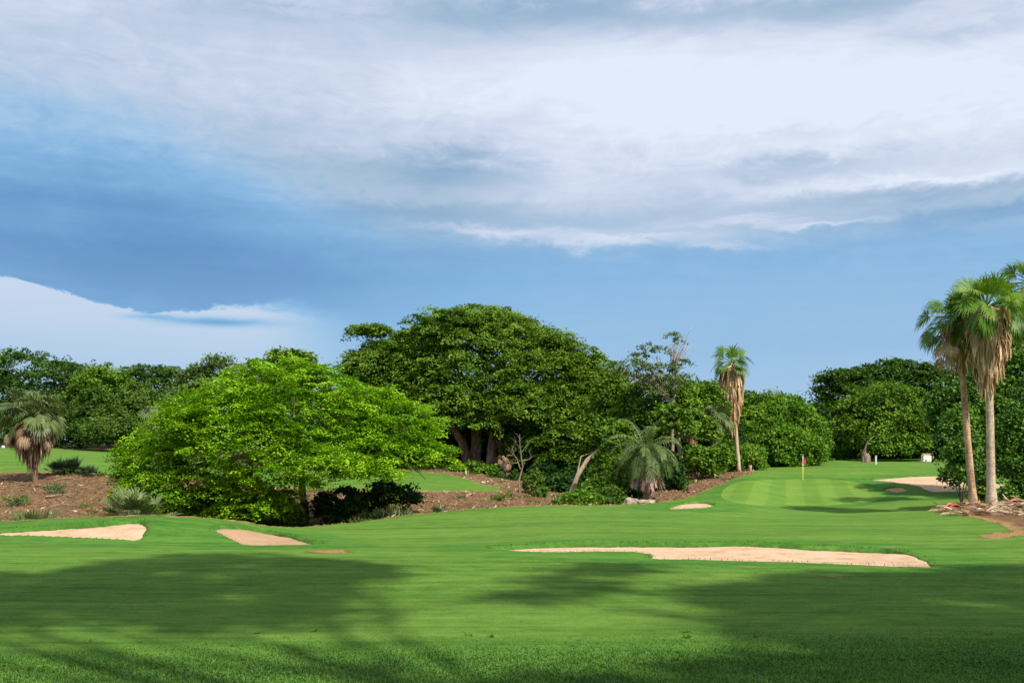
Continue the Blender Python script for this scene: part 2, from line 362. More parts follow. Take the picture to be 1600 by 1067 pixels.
def bump(N, h, strength=0.4, dist=0.05):
    b = N.n('ShaderNodeBump'); N.put(b.inputs['Height'], h); b.inputs['Strength'].default_value = strength; b.inputs['Distance'].default_value = dist
    return b.outputs[0]
def pos(N): return N.n('ShaderNodeNewGeometry').outputs['Position']
def leafmat(name, dark, mid, light, trans=0.28, rough=0.6, spec=0.12, odd=None):
    m, N = newmat(name); t = attr(N, 'tint')
    big = N.noise(pos(N), 0.35, 2)
    f = N.m('ADD', N.m('MULTIPLY', t, 0.75), N.m('MULTIPLY', N.m('SUBTRACT', big, .25), 0.6))
    stops = [(0.1, dark), (0.5, mid), (0.92, light)]
    if odd: stops = stops[:2]+[(0.86, light), (0.97, odd)]
    c = N.ramp(f, stops); tc = N.mix(1.0, c, (1.5, 1.35, 0.5), 'MULTIPLY')
    return finish(m, N, c, rough, spec, None, trans, tc)
def barkmat(name, a, b, scale=6, rings=0.0):
    m, N = newmat(name); p = pos(N)
    n = N.noise(N.vmul(p, (1, 1, 0.28)), scale, 6, 0.7); n2 = N.noise(N.vmul(p, (1, 1, 5 if rings else .6)), scale*0.4, 3)
    f = N.m('ADD', N.m('MULTIPLY', n, 0.6), N.m('MULTIPLY', n2, 0.4)); c = N.ramp(f, [(0.36, a), (0.60, b)]); st = N.noise(N.vmul(p, (1, 1, .5)), 1.3, 5, .7, w=2.); c = N.mix(N.m('MULTIPLY', N.smooth(st, .48, .66), .6), c, tuple(q*.55 for q in a))
    return finish(m, N, c, 0.85, 0.15, bump(N, f, 0.7, 0.04))
# ------------------------------------------------------------ ground material
def ground_mat():
    m, N = newmat('turf_and_litter'); p = pos(N)
    mu, gr, ro, sb = attr(N, 'mulch'), attr(N, 'green'), attr(N, 'rough'), attr(N, 'bunker')
    sep = N.n('ShaderNodeSeparateXYZ'); N.put(sep.inputs[0], p)
    nbig = N.noise(N.vmul(p, (0.05, 0.09, 0)), 1.0, 3); nmid = N.noise(N.vmul(p, (0.35, 1.1, 0)), 1.0, 5, 0.6); nfin = N.noise(p, 9.0, 5, 0.7)
    nvf = N.noise(p, 55.0, 3, 0.7); nstr = N.noise(N.vmul(p, (0.12, 1.7, 0)), 1.0, 5, 0.65)
    g = N.m('ADD', N.m('MULTIPLY', nmid, 0.35), N.m('ADD', N.m('MULTIPLY', nfin, 0.30), N.m('MULTIPLY', nstr, 0.35)))
    g = N.m('MULTIPLY_ADD', N.m('SUBTRACT', nvf, 0.5), 0.6, g); g = N.m('MULTIPLY_ADD', N.m('SUBTRACT', nbig, 0.5), 0.35, g)
    nclod = N.noise(N.vmul(p, (1.1, 2.6, 0)), 1.0, 6, 0.72); g = N.m('MULTIPLY_ADD', N.m('SUBTRACT', nclod, 0.5), 0.85, g); g = N.m('MULTIPLY_ADD', N.m('SUBTRACT', nstr, 0.5), 0.5, g)
    g = N.m('MULTIPLY_ADD', N.m('SINE', N.m('MULTIPLY_ADD', nbig, 5.0, N.m('MULTIPLY', sep.outputs[1], 1.15))), 0.035, g)
    fair = N.ramp(g, [(0.22, (.040, .100, .014)), (0.50, (.086, .178, .026)), (0.80, (.140, .228, .042))])
    roughc = N.ramp(g, [(0.25, (.026, .094, .011)), (0.50, (.058, .152, .018)), (0.78, (.110, .215, .030))])
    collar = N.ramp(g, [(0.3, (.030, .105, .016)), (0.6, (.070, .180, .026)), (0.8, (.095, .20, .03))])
    # mowing passes on the putting green run away from the viewer
    st = N.m('SINE', N.m('MULTIPLY', N.m('MULTIPLY_ADD', N.m('SUBTRACT', nbig, 0.5), 0.6, N.m('MULTIPLY_ADD', sep.outputs[1], -0.275, sep.outputs[0])), 2.45))
    st = N.smooth(st, -0.35, 0.35)
    gcol = N.ramp(N.m('ADD', N.m('MULTIPLY', g, 0.8), N.m('MULTIPLY', st, 0.12)), [(0.28, (.075, .170, .022)), (0.66, (.150, .250, .042))])
    c = N.mix(N.smooth(N.m('MULTIPLY_ADD', N.m('SUBTRACT', nclod, .5), 2.5, ro), -0.9, 0.9), fair, roughc)
    cf = N.m('MULTIPLY', N.smooth(sb, 2.6, 1.6), 0.75); c = N.mix(cf, c, collar)
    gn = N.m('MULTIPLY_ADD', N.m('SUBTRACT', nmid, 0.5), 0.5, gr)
    c = N.mix(N.m('MULTIPLY', N.smooth(gn, 2.0, 1.7), 0.75), c, collar)  # darker ring: longer collar grass, with the rough's edge shadow in its colour
    c = N.mix(N.smooth(gr, 0.06, -0.06), c, gcol)
    c = N.mix(N.smooth(sb, -0.05, -0.10), c, (.07, .065, .03))
    # scuffed, dry and bare flecks
    dry = N.noise(N.vmul(p, (0.55, 2.2, 0)), 1.0, 6, 0.72, 0.4)
    dz = N.noise(N.vmul(p, (0.06, 0.07, 0)), 1.0, 2, w=4.0)
    c = N.mix(N.m('MULTIPLY', N.smooth(N.m('ADD', dry, N.m('MULTIPLY', dz, 0.22)), 0.72, 0.80), N.smooth(gr, 0.5, 1.5, 0, 0.7)), c, (.22, .21, .06))
    c = N.mix(N.m('MULTIPLY', N.smooth(N.m('SUBTRACT', dry, N.m('MULTIPLY', dz, 0.22)), 0.26, 0.18), N.smooth(gr, 0.5, 1.5, 0, 0.75)), c, (.035, .075, .018))
    # litter
    ml = N.noise(p, 2.2, 8, 0.75); ml2 = N.noise(p, 14, 4, 0.7); v = N.n('ShaderNodeTexVoronoi'); N.put(v.inputs['Vector'], p); v.inputs['Scale'].default_value = 7
    lit = N.ramp(N.m('ADD', N.m('MULTIPLY', ml, 0.55), N.m('MULTIPLY', ml2, 0.45)), [(0.36, (.035, .018, .009)), (0.46, (.13, .070, .034)), (0.56, (.24, .150, .080)), (0.68, (.43, .31, .19))])
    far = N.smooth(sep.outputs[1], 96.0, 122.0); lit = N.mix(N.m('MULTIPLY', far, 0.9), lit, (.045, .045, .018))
    wd = N.noise(N.vmul(p, (.5, .9, .5)), 1.0, 6, .75, .3, w=9.); lit = N.mix(N.m('MULTIPLY', N.smooth(wd, .54, .66), .75), lit, (.055, .095, .028))
    straw = N.m('MULTIPLY', N.smooth(mu, 0.9, 0.2), 0.8); lit = N.mix(N.m('MULTIPLY', straw, N.m('SUBTRACT', 1.0, far)), lit, N.ramp(ml2, [(0.3, (.24, .13, .05)), (0.7, (.50, .33, .15))]))
    mn = N.m('MULTIPLY_ADD', N.m('SUBTRACT', ml2, 0.5), 0.8, mu)
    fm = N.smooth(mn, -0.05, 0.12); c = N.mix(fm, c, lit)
    h = N.m('ADD', N.m('ADD', N.m('MULTIPLY', nfin, 0.5), N.m('MULTIPLY', nvf, 0.35)), N.m('MULTIPLY', nclod, 2.0)); h = N.m('ADD', h, N.m('MULTIPLY', N.m('MULTIPLY', ml2, fm), 3.0))
    return finish(m, N, c, 0.85, 0.04, bump(N, h, 0.8, 0.06))
def build_ground():
    az = np.concatenate([np.radians(np.arange(-180, -31, 4)), np.radians(np.linspace(-31, 31, 860)), np.radians(np.arange(35, 181, 4))])
    az[0] = -math.pi; az = np.append(az[az < math.pi-0.01], math.pi)
    r = np.concatenate([np.linspace(0.5, 11, 22)[:-1], np.exp(np.linspace(math.log(11), math.log(135), 680))[:-1], np.exp(np.linspace(math.log(135), math.log(420), 60))[:-1], np.exp(np.linspace(math.log(420), math.log(5000), 14))])
    A, R = np.meshgrid(az, r); x = (R*np.sin(A)).ravel(); y = (R*np.cos(A)).ravel()
    z = np.concatenate([height(x[i:i+60000], y[i:i+60000]) for i in range(0, len(x), 60000)])
    mu = np.concatenate([mulch_d(x[i:i+60000], y[i:i+60000]) for i in range(0, len(x), 60000)])
    sb = sdf_b(x, y)
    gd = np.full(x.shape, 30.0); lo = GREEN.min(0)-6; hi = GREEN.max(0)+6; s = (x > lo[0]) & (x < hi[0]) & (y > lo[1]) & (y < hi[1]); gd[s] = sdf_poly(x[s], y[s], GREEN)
    ss = lambda t: np.clip(t, 0, 1)**2*(3-2*np.clip(t, 0, 1))
    z = z-0.45*ss((-sb-.02)/0.16)+0.005*np.exp(-(np.maximum(sb, 0)/0.7)**2)*(sb < 90)
    z = z-0.03*ss((0.05-gd)/0.12)
    ro = 17.4+0.06*x+1.8*vnoise(x/5, y/4, 41)-y
    nc = len(az); nr = len(r)
    i = np.arange(nr-1)[:, None]*nc; j = np.arange(nc-1)[None]
    q = np.stack([i+j, i+j+1, i+nc+j+1, i+nc+j], -1).reshape(-1, 4)
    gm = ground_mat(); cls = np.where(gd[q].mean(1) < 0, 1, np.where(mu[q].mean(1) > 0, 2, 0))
    V = np.stack([x, y, z], 1)
    for k, (nm, lab) in enumerate([('ground', 'mown green fairway turf rolling up to the banks'), ('putting_green', 'pale finely striped putting green around the flag'), ('dirt_bank', 'brown litter covered banks and forest floor beyond the turf')]):
        qq = q[cls == k]; u, inv = np.unique(qq, return_inverse=True)
        mb = MB(); mb.add(V[u], inv.reshape(-1, 4)[:, ::-1])
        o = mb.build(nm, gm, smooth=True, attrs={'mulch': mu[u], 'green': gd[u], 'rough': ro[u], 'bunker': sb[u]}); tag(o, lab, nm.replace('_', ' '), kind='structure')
build_ground()
def build_bunkers():
    m, N = newmat('bunker_sand'); p = pos(N)
    n = N.noise(p, 1.3, 6, 0.65); nf = N.noise(p, 26, 5, 0.8); nr = N.noise(N.vmul(p, (0.9, 3.5, 1)), 2.0, 4, 0.6)
    t = attr(N, 'tint')
    c = N.ramp(N.m('ADD', N.m('MULTIPLY', n, 0.55), N.m('MULTIPLY', nf, 0.45)), [(0.34, (.27, .17, .10)), (0.5, (.45, .31, .205)), (0.66, (.56, .40, .28))])
    rk = N.n('ShaderNodeTexWave'); N.put(rk.inputs['Vector'], p); rk.inputs['Scale'].default_value = 1.6; rk.inputs['Distortion'].default_value = 6; rk.inputs['Detail'].default_value = 3
    c = N.mix(N.m('MULTIPLY', t, 0.75), c, (.27, .16, .085))
    vo = N.n('ShaderNodeTexVoronoi'); N.put(vo.inputs['Vector'], p); vo.inputs['Scale'].default_value = 2.6
    h = N.m('ADD', N.m('ADD', N.m('MULTIPLY_ADD', rk.outputs['Fac'], 0.35, N.m('MULTIPLY', nf, 0.5)), nr), N.m('MULTIPLY', N.smooth(vo.outputs['Distance'], 0.05, 0.25), 0.6))
    finish(m, N, c, 0.95, 0.05, bump(N, h, 0.55, 0.035))
    for k, P in BP.items():
        lo = P.min(0)-0.5; hi = P.max(0)+0.5; st = 0.16 if k in 'abc' else 0.3
        gx = np.arange(lo[0], hi[0]+st, st); gy = np.arange(lo[1], hi[1]+st, st); X, Y = np.meshgrid(gx, gy); x = X.ravel(); y = Y.ravel()
        sd = sdf_poly(x, y, P); b = height(x, y, True)
        z = b-0.035-0.10*np.clip(-sd/1.8, 0, 1)-0.30*np.clip((sd-0.02)/0.2, 0, 1)-0.11*np.clip((sdf_poly(x, y+0.8, P)+.1)/0.8, 0, 1)+0.03*vnoise(x/0.6, y/0.6, 51)+0.012*vnoise(x/0.2, y/0.2, 52)
        nc = len(gx); i = np.arange(len(gy)-1)[:, None]*nc; j = np.arange(nc-1)[None]
        q = np.stack([i+j, i+j+1, i+nc+j+1, i+nc+j], -1).reshape(-1, 4); q = q[sd[q].min(1) < 0.22]
        u, inv = np.unique(q, return_inverse=True); mb = MB()
        tint = {'b': 0.75, 'e': 0.85}.get(k, 0.0)+0.5*np.clip(vnoise(x/2.2, y/1.1, 53), 0, 1)
        mb.add(np.stack([x, y, z], 1)[u], inv.reshape(-1, 4), None, tint[u])
        o = mb.build('sand_bunker', m, smooth=True); tag(o, BUNKERS[k][0], 'bunker', kind='structure')
build_bunkers()

# ------------------------------------------------------------ foliage crowns
def dome_dirs(n, zmin):
    d = norm(rng.normal(size=(int(n*2.6)+20, 3))); d = d[d[:, 2] > zmin]; return d[:n]
def crown(mb, blobs, leaf, clump=1.0, dens=1.0, per=70, flat=0.75, zmin=-0.35, thick=0.22, lumps=0.12, inner=0.3, asp=0.75, back=0.45, spread=0.45, shade_tint=0.0, up=0.8):
    """blobs: (centre, (rx, ry, rz)); foliage sprays (flattened leafy discs) spread over the union of the blobs"""
    ends = []
    B = [(np.array(c, float), np.array(r, float)) for c, r in blobs]
    for bi, (c, r) in enumerate(B):
        area = 4*math.pi*((r[0]*r[1])**1.6/3+(r[0]*r[2])**1.6/3+(r[1]*r[2])**1.6/3)**(1/1.6)
        n = max(5, int(area*0.62*dens/(clump*clump*1.1))); lumps = max(lumps, .12) if flat < .92 else lumps
        for layer, frac in ((0, 1.0), (1, inner)):
            k = int(n*frac)
            if k < 1: continue
            d = dome_dirs(k, zmin if layer == 0 else -0.6); k = len(d)
            keep = rng.random(k) < np.where(d[:, 1] > 0.25, back, 1.0); d = d[keep]; k = len(d)
            ph = rng.random(3)*9
            lump = 1+lumps*(np.sin(d[:, 0]*5+ph[0])+np.sin(d[:, 1]*6+ph[1]+d[:, 2]*4)+np.sin(d[:, 2]*7+ph[2]+d[:, 0]*3))/1.6
            rad = (rng.uniform(0.84, 1.04, k) if layer == 0 else rng.uniform(0.45, 0.8, k))*lump
            P = c+d*r*rad[:, None]
            ok = np.ones(k, bool)
            for bj, (c2, r2) in enumerate(B):
                if bj != bi: ok &= (((P-c2)/r2)**2).sum(1) > 0.70**2
            P = P[ok]; d = d[ok]; k = len(P)
            if k == 0: continue
            sg = norm(d/r); nd = norm(sg*(1-flat)*1.3+np.array([0, 0, up])+rng.normal(size=(k, 3))*0.22)
            R = clump*rng.uniform(0.45, 1.4, k); m = per if layer == 0 else int(per*0.55)
            if layer == 0: ends.append(P)
            ct = rng.random(k)
            a = rng.random((k, m))*2*math.pi; rho = np.sqrt(rng.random((k, m)))
            lob = 1+0.35*np.sin(a*rng.integers(2, 5, (k, 1))+rng.random((k, 1))*6)
            U = norm(np.cross(nd, rng.normal(size=(k, 3)))); V = np.cross(nd, U)
            rr = (rho*lob*R[:, None])[..., None]
            L = P[:, None]+rr*(np.cos(a)[..., None]*U[:, None]+np.sin(a)[..., None]*V[:, None])
            L += nd[:, None]*(rng.normal(size=(k, m, 1))*thick*R[:, None, None]-0.28*(rho[..., None]**2)*R[:, None, None])
            ln = norm(nd[:, None]+rng.normal(size=(k, m, 3))*spread)
            ls = leaf*(1.0 if layer == 0 else 1.5)*rng.uniform(0.7, 1.3, (k, m))
            ti = np.clip(0.55*ct[:, None]+0.45*rng.random((k, m)), 0, 1)
            leafcards(mb, L.reshape(-1, 3), ln.reshape(-1, 3), ls.ravel(), asp, ti.ravel())
    return np.concatenate(ends) if ends else np.zeros((0, 3))
def limbs(mb, base, fork, ends, n, r0, n_main=4, sides=7, twig=0.03, wob=0.05, base_flare=1.5, low=0.0, tint=.5, lean=0.0):
    """tapered trunk up to the fork, boughs that split towards the foliage"""
    base = np.array(base, float); fork = np.array(fork, float)
    t = curve(base, fork, n=9, wob=0.03); rr = np.linspace(r0, r0*0.72, 9); rr[0] *= base_flare; rr[1] *= 1+(base_flare-1)*0.35
    tube(mb, t, rr, 12, tint, 0.16)
    if len(ends) == 0 or n == 0: return
    e = ends[rng.choice(len(ends), min(n, len(ends)), replace=False)]
    e = fork+(e-fork)*0.86
    ang = np.arctan2(e[:, 1]-fork[1], e[:, 0]-fork[0]); o = np.argsort(ang); grp = np.array_split(o, n_main)
    for g in grp:
        if len(g) == 0: continue
        cen = e[g].mean(0); k1 = fork+(cen-fork)*0.5+np.array([0, 0, 0.06*np.linalg.norm(cen-fork)])
        main = curve(fork, k1, 0.10, 8, wob*0.6); rm = r0*0.62
        tube(mb, main, np.linspace(rm, rm*0.55, 8), sides+2, tint, 0.12)
        for i in g:
            s = rng.integers(3, 8); st = main[s]; L = np.linalg.norm(e[i]-st); rs = rm*np.interp(s, [0, 7], [1, .55])*0.55
            c = curve(st, e[i], 0.10, 8, wob); rad = np.linspace(rs, twig, 8)
            tube(mb, c, rad, sides, tint, 0.1, False)
            for q in range(2):
                a = c[rng.integers(3, 6)]; tube(mb, curve(a, e[i]+rng.normal(size=3)*L*0.10-np.array([0,0,.04*L]), 0.06, 5, wob), np.linspace(rs*0.45, twig*0.7, 5), 5, tint, 0, False)
def W(px, py, D): return np.array([(px-800)/F*D, D, CAMZ-(py-HZ)/F*D])
def GP(px, D): x = (px-800)/F*D; return np.array([x, D, gz(x, D)])
def pblob(px, py, rx, ry, D, dy=0.0, depth=None):      # a foliage mass given by its extent at its real distance
    s = D/F; return (W(px, py, D)+np.array([0, dy, 0]), (rx*s, (depth if depth else rx*s*0.8), ry*s))
def tree(name, label, cat, D, bpx, blobs, lm, bm, leaf=0.3, clump=1.0, fork=None, r0=0.3, nl=16, trunk=True, group=None, base=None, part='crown', mains=4, **kw):
    b = base if base is not None else GP(bpx, D); b = np.array([b[0], b[1], b[2]-0.1])
    root = thing(name, label, cat, b, group)
    kw['per'] = int(kw.get('per', 60)*1.5); mb = MB(); ends = crown(mb, [pblob(*q) if len(q) >= 5 else q for q in blobs], leaf*.8, clump, **kw); mb.build(part, lm, root)
    if trunk:
        tb = MB(); f = W(*fork) if fork is not None else b+np.array([0, 0, 1.0]); limbs(tb, b, f, ends, nl, r0, mains); tb.build('trunk' if part == 'crown' else 'stems', bm, root, smooth=True)
    return root
LM = dict(
 bright=leafmat('leaf_bright', (.035, .105, .004), (.150, .330, .008), (.300, .480, .016), 0.22),
 big=leafmat('leaf_big', (.024, .065, .006), (.098, .195, .015), (.205, .320, .036), 0.16),
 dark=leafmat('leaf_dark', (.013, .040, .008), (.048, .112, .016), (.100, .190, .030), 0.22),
 deep=leafmat('leaf_deep_shade', (.008, .026, .005), (.020, .060, .008), (.048, .115, .015), 0.22),  # deep green darkened further to stand in for canopy shade
 olive=leafmat('leaf_olive', (.030, .070, .012), (.070, .140, .018), (.150, .230, .035), 0.25),
 grey=leafmat('leaf_grey', (.035, .075, .022), (.105, .170, .052), (.200, .280, .110), 0.25),
 mid=leafmat('leaf_mid', (.018, .055, .005), (.078, .172, .011), (.190, .310, .028), 0.18),
 gloss=leafmat('leaf_gloss', (.011, .042, .004), (.054, .135, .008), (.150, .300, .020), 0.15, 0.45, 0.25),
 hedge=leafmat('leaf_hedge', (.022, .068, .005), (.084, .195, .013), (.200, .340, .035), 0.28, odd=(.28, .38, .06)),
)
BK = dict(grey=barkmat('bark_grey', (.11, .085, .06), (.30, .235, .17)), brown=barkmat('bark_brown', (.12, .065, .04), (.60, .38, .25), 4), pale=barkmat('bark_pale', (.24, .18, .12), (.52, .42, .31), 5),
          dark=barkmat('bark_dark', (.05, .035, .024), (.15, .11, .075)))
# ------------------------------------------------------------ the trees
# bright umbrella tree in front
tree('spreading_tree', 'bright lime green umbrella tree spreading low over the near ravine', 'tree', 60, 478,
     [(452, 668, 172, 96, 60), (300, 722, 105, 78, 60, -1.0), (600, 680, 72, 62, 60, 0), (666, 716, 54, 24, 60, -0.5), (560, 700, 80, 40, 60, -1.5), (450, 604, 85, 42, 60, 1),
      (238, 742, 48, 46, 60), (380, 690, 110, 90, 59, -2.5), (340, 765, 100, 46, 58, -2, 2.4), (262, 768, 66, 42, 58, -1, 2.2), (400, 780, 76, 38, 58, -1.8, 2.2), (300, 792, 70, 30, 57, 0, 1.8), (620, 662, 66, 38, 60, 1), (435, 735, 80, 42, 58, -2.2, 2.2), (520, 728, 60, 32, 58, -2.6, 2.0), (585, 735, 55, 20, 59, -2.5, 1.6)],
     LM['bright'], BK['grey'], leaf=0.17, clump=0.66, fork=(470, 735, 60), r0=0.26, nl=50, per=80, dens=1.65, flat=0.96, thick=0.06, zmin=-0.5, inner=0.22, lumps=0.07, mains=6, spread=0.32)
# great dome tree in the middle
tree('spreading_tree', 'huge dark green domed tree with thick brown trunks, tallest in the middle', 'tree', 115, 742,
     [(768, 620, 186, 142, 117), (700, 590, 120, 92, 115), (835, 640, 118, 100, 116), (650, 600, 92, 78, 114), (585, 580, 50, 46, 115), (580, 519, 32, 11, 115), (560, 514, 14, 5, 115), (900, 650, 60, 75, 113), (870, 700, 70, 62, 110), (660, 640, 75, 50, 112), (800, 640, 60, 45, 108), (880, 610, 66, 60, 117)],
     LM['big'], BK['brown'], leaf=0.32, clump=0.95, fork=(744, 672, 115), r0=0.75, nl=44, per=58, dens=2.2, flat=0.86, thick=0.11, zmin=-0.3, inner=0.35, lumps=0.07, mains=6, spread=0.36)
t = MB(); b = GP(768, 113); tube(t, [b-[0, 0, .2], W(770, 690, 113), W(776, 655, 113.5), W(790, 620, 114)], [.75, .55, .45, .3], 10, .5, .2)
tube(t, [b+[.9, 0, -.2], b+[1.0, .1, 2.5], W(779, 680, 113)+[0, .2, 0]], [.35, .28, .2], 8, .8, .1); r = thing('tree_trunk', 'second thick brown trunk under the great dome, right of the main trunk', 'tree trunk', b); t.build('trunk', BK['brown'], r, smooth=True)
t = MB(); b = GP(733, 114.3); tube(t, [b-[0, 0, .2], W(722, 690, 114), W(705, 665, 113.5), W(690, 640, 113)], [.6, .5, .42, .3], 10, .5, .2); r = thing('tree_trunk', 'dark leaning trunk under the great dome, left of the main trunk', 'tree trunk', b); t.build('trunk', BK['brown'], r, smooth=True)
T = tree
# far left
T('umbrella_tree', 'wide dark umbrella tree on the far left skyline behind the fan palm', 'tree', 190, 50, [(60, 620, 110, 68, 190), (-60, 620, 90, 60, 190), (100, 640, 70, 50, 188)], LM['dark'], BK['grey'], leaf=0.55, clump=1.8, per=46, dens=1.9, flat=0.95, thick=0.10, r0=.6, nl=10, fork=(50, 665, 190), mains=3)
T('broadleaf_tree', 'rounded yellow green tree right of the far left umbrella tree', 'tree', 165, 170, [(158, 632, 52, 58, 165), (128, 660, 34, 42, 164), (205, 650, 45, 45, 166)], LM['mid'], BK['grey'], leaf=0.6, clump=1.5, per=36, dens=2.0, r0=.4, nl=6, fork=(170, 680, 165))
T('umbrella_tree', 'dark flat topped tree on the skyline between the far left trees', 'tree', 175, 245, [(240, 612, 62, 42, 175), (205, 606, 36, 30, 175), (270, 640, 70, 40, 174)], LM['dark'], BK['grey'], leaf=0.52, clump=1.5, per=44, dens=1.8, flat=0.95, thick=.1, r0=.4, nl=8, fork=(240, 670, 175))
T('vine_covered_tree', 'shaggy olive tree with bare pale twigs hung with vines, in front of the left treeline', 'tree', 150, 185, [(150, 645, 36, 40, 149), (215, 645, 42, 42, 150), (182, 668, 60, 22, 148), (235, 675, 20, 20, 147)], LM['olive'], BK['pale'], leaf=0.45, clump=1.0, per=34, dens=2.4, zmin=-.9, r0=.2, nl=26, fork=(188, 680, 148), spread=.8, flat=.4, mains=5)
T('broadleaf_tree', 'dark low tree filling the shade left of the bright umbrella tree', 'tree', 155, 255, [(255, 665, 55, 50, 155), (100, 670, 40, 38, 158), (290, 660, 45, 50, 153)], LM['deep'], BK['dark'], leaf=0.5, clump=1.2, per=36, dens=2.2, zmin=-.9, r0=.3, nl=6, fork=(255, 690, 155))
T('broadleaf_tree', 'grey green rounded tree showing just above the bright tree on its left', 'tree', 130, 345, [(345, 612, 52, 50, 130), (300, 630, 40, 35, 130), (310, 585, 20, 14, 130)], LM['grey'], BK['grey'], leaf=0.45, clump=1.1, per=36, dens=2.2, r0=.3, nl=8, fork=(345, 660, 130))
T('broadleaf_tree', 'dark leafy treetop poking above the crest of the bright tree', 'tree', 100, 440, [(455, 580, 34, 26, 100), (412, 572, 20, 12, 100), (445, 556, 24, 10, 100), (470, 562, 18, 12, 100), (440, 620, 50, 40, 101)], LM['mid'], BK['grey'], leaf=0.40, clump=.8, per=30, dens=1.8, r0=.25, nl=14, fork=(440, 640, 100))
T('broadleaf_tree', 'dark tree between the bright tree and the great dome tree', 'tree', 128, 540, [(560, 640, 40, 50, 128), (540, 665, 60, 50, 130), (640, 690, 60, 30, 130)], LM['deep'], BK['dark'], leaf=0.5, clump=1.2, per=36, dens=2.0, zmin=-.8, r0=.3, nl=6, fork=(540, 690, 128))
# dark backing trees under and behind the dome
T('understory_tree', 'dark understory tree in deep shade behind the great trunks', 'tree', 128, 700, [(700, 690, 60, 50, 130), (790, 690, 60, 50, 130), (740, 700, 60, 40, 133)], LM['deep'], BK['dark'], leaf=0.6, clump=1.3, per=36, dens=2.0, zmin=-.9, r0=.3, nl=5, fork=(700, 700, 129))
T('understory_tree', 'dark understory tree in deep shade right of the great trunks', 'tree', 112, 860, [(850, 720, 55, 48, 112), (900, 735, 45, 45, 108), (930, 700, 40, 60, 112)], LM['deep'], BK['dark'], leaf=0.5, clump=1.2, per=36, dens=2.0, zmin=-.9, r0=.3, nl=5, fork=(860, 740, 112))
# the wood behind the ravine, between the dome and the tall fan palm
T('broadleaf_tree', 'mid green tree at the right foot of the great dome tree', 'tree', 98, 960, [(950, 640, 32, 60, 98), (975, 680, 38, 50, 96), (940, 690, 30, 45, 97)], LM['mid'], BK['grey'], leaf=0.38, clump=.9, per=34, dens=2.0, zmin=-.7, r0=.2, nl=8, fork=(955, 720, 98))
r = T('sparse_tree', 'tall sparse tree with airy grey green sprays and pale bare branches against the sky', 'tree', 90, 1050,
  [(985, 570, 30, 8, 90), (966, 580, 16, 5, 90), (1000, 556, 18, 5, 90), (1012, 541, 14, 5, 90), (1032, 548, 16, 6, 90), (1050, 524, 14, 6, 90), (1062, 530, 10, 4, 90), (1030, 575, 30, 7, 90), (1064, 566, 16, 5, 90), (1000, 588, 20, 6, 90), (1048, 592, 26, 7, 90), (1030, 608, 30, 8, 90), (1070, 590, 14, 6, 90)],
  LM['grey'], BK['pale'], leaf=0.24, clump=.45, per=20, dens=.75, zmin=-.8, r0=.16, nl=40, fork=(1052, 636, 90), inner=.0, flat=.9, thick=.2, mains=6)
tb = MB()
for i in range(15):
    e = W(rng.uniform(1045, 1082), rng.uniform(520, 585), 90)+[0, rng.normal()*.6, 0]; s = W(1050, rng.uniform(570, 600), 90); tube(tb, curve(s, e, .05, 7, .08), np.linspace(.05, .012, 7), 5, .5)
    tube(tb, curve((s+e)/2, e+[rng.normal()*.5, rng.normal()*.3, rng.normal()*.5], .05, 5, .1), np.linspace(.03, .01, 5), 4, .5)
tb.build('bare_twigs', BK['pale'], r, smooth=True)
T('broadleaf_tree', 'leafy green tree below the tall sparse tree, with pale forked limbs', 'tree', 94, 1040, [(1030, 630, 55, 42, 94), (1000, 655, 40, 42, 93), (1075, 650, 48, 45, 94), (1105, 640, 32, 36, 96), (1010, 620, 40, 25, 95), (1060, 622, 45, 22, 96)], LM['mid'], BK['pale'], leaf=0.36, clump=.85, per=34, dens=1.7, zmin=-.6, r0=.2, nl=22, fork=(1040, 690, 94))
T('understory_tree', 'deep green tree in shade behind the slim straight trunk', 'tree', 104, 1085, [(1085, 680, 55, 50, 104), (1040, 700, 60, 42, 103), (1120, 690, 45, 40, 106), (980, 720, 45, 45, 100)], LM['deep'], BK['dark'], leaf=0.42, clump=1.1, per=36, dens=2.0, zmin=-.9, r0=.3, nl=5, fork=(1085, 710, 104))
T('slim_tree', 'slim straight grey trunk with a light green crown standing on the dry bank', 'tree', 79, 1067, [(1075, 660, 34, 26, 79), (1045, 645, 22, 14, 79), (1100, 675, 24, 18, 79), (1060, 680, 16, 10, 78)], LM['mid'], BK['grey'], leaf=0.28, clump=.6, per=28, dens=1.4, zmin=-.4, r0=.2, nl=18, fork=(1060, 684, 79), base_=None) if False else None
b = GP(1067, 79); r = thing('slim_tree', 'slim straight grey trunk with a light green crown standing on the dry bank', 'tree', b-[0, 0, .1])
mb = MB(); e = crown(mb, [pblob(1075, 662, 34, 24, 79), pblob(1045, 645, 22, 14, 79), pblob(1100, 675, 24, 18, 79)], .28, .6, 1.4, 28, zmin=-.4); mb.build('crown', LM['mid'], r)
tb = MB(); tube(tb, [b-[0, 0, .2], b+[-.05, 0, 1.3], W(1062, 700, 79), W(1060, 680, 79)], [.24, .19, .17, .14], 10, .5, .08); f = W(1060, 680, 79)
for i in rng.choice(len(e), 14): tube(tb, curve(f, f+(e[i]-f)*.9, .05, 7, .08), np.linspace(.1, .02, 7), 6, .5)
tb.build('trunk', BK['grey'], r, smooth=True)
T('broadleaf_tree', 'rounded green treetop just left of the tall fan palm', 'tree', 112, 1120, [(1115, 625, 34, 26, 112), (1090, 615, 26, 18, 112), (1165, 640, 30, 24, 114), (1135, 650, 40, 30, 113)], LM['mid'], BK['grey'], leaf=0.40, clump=.9, per=34, dens=2.0, r0=.2, nl=8, fork=(1120, 690, 112))
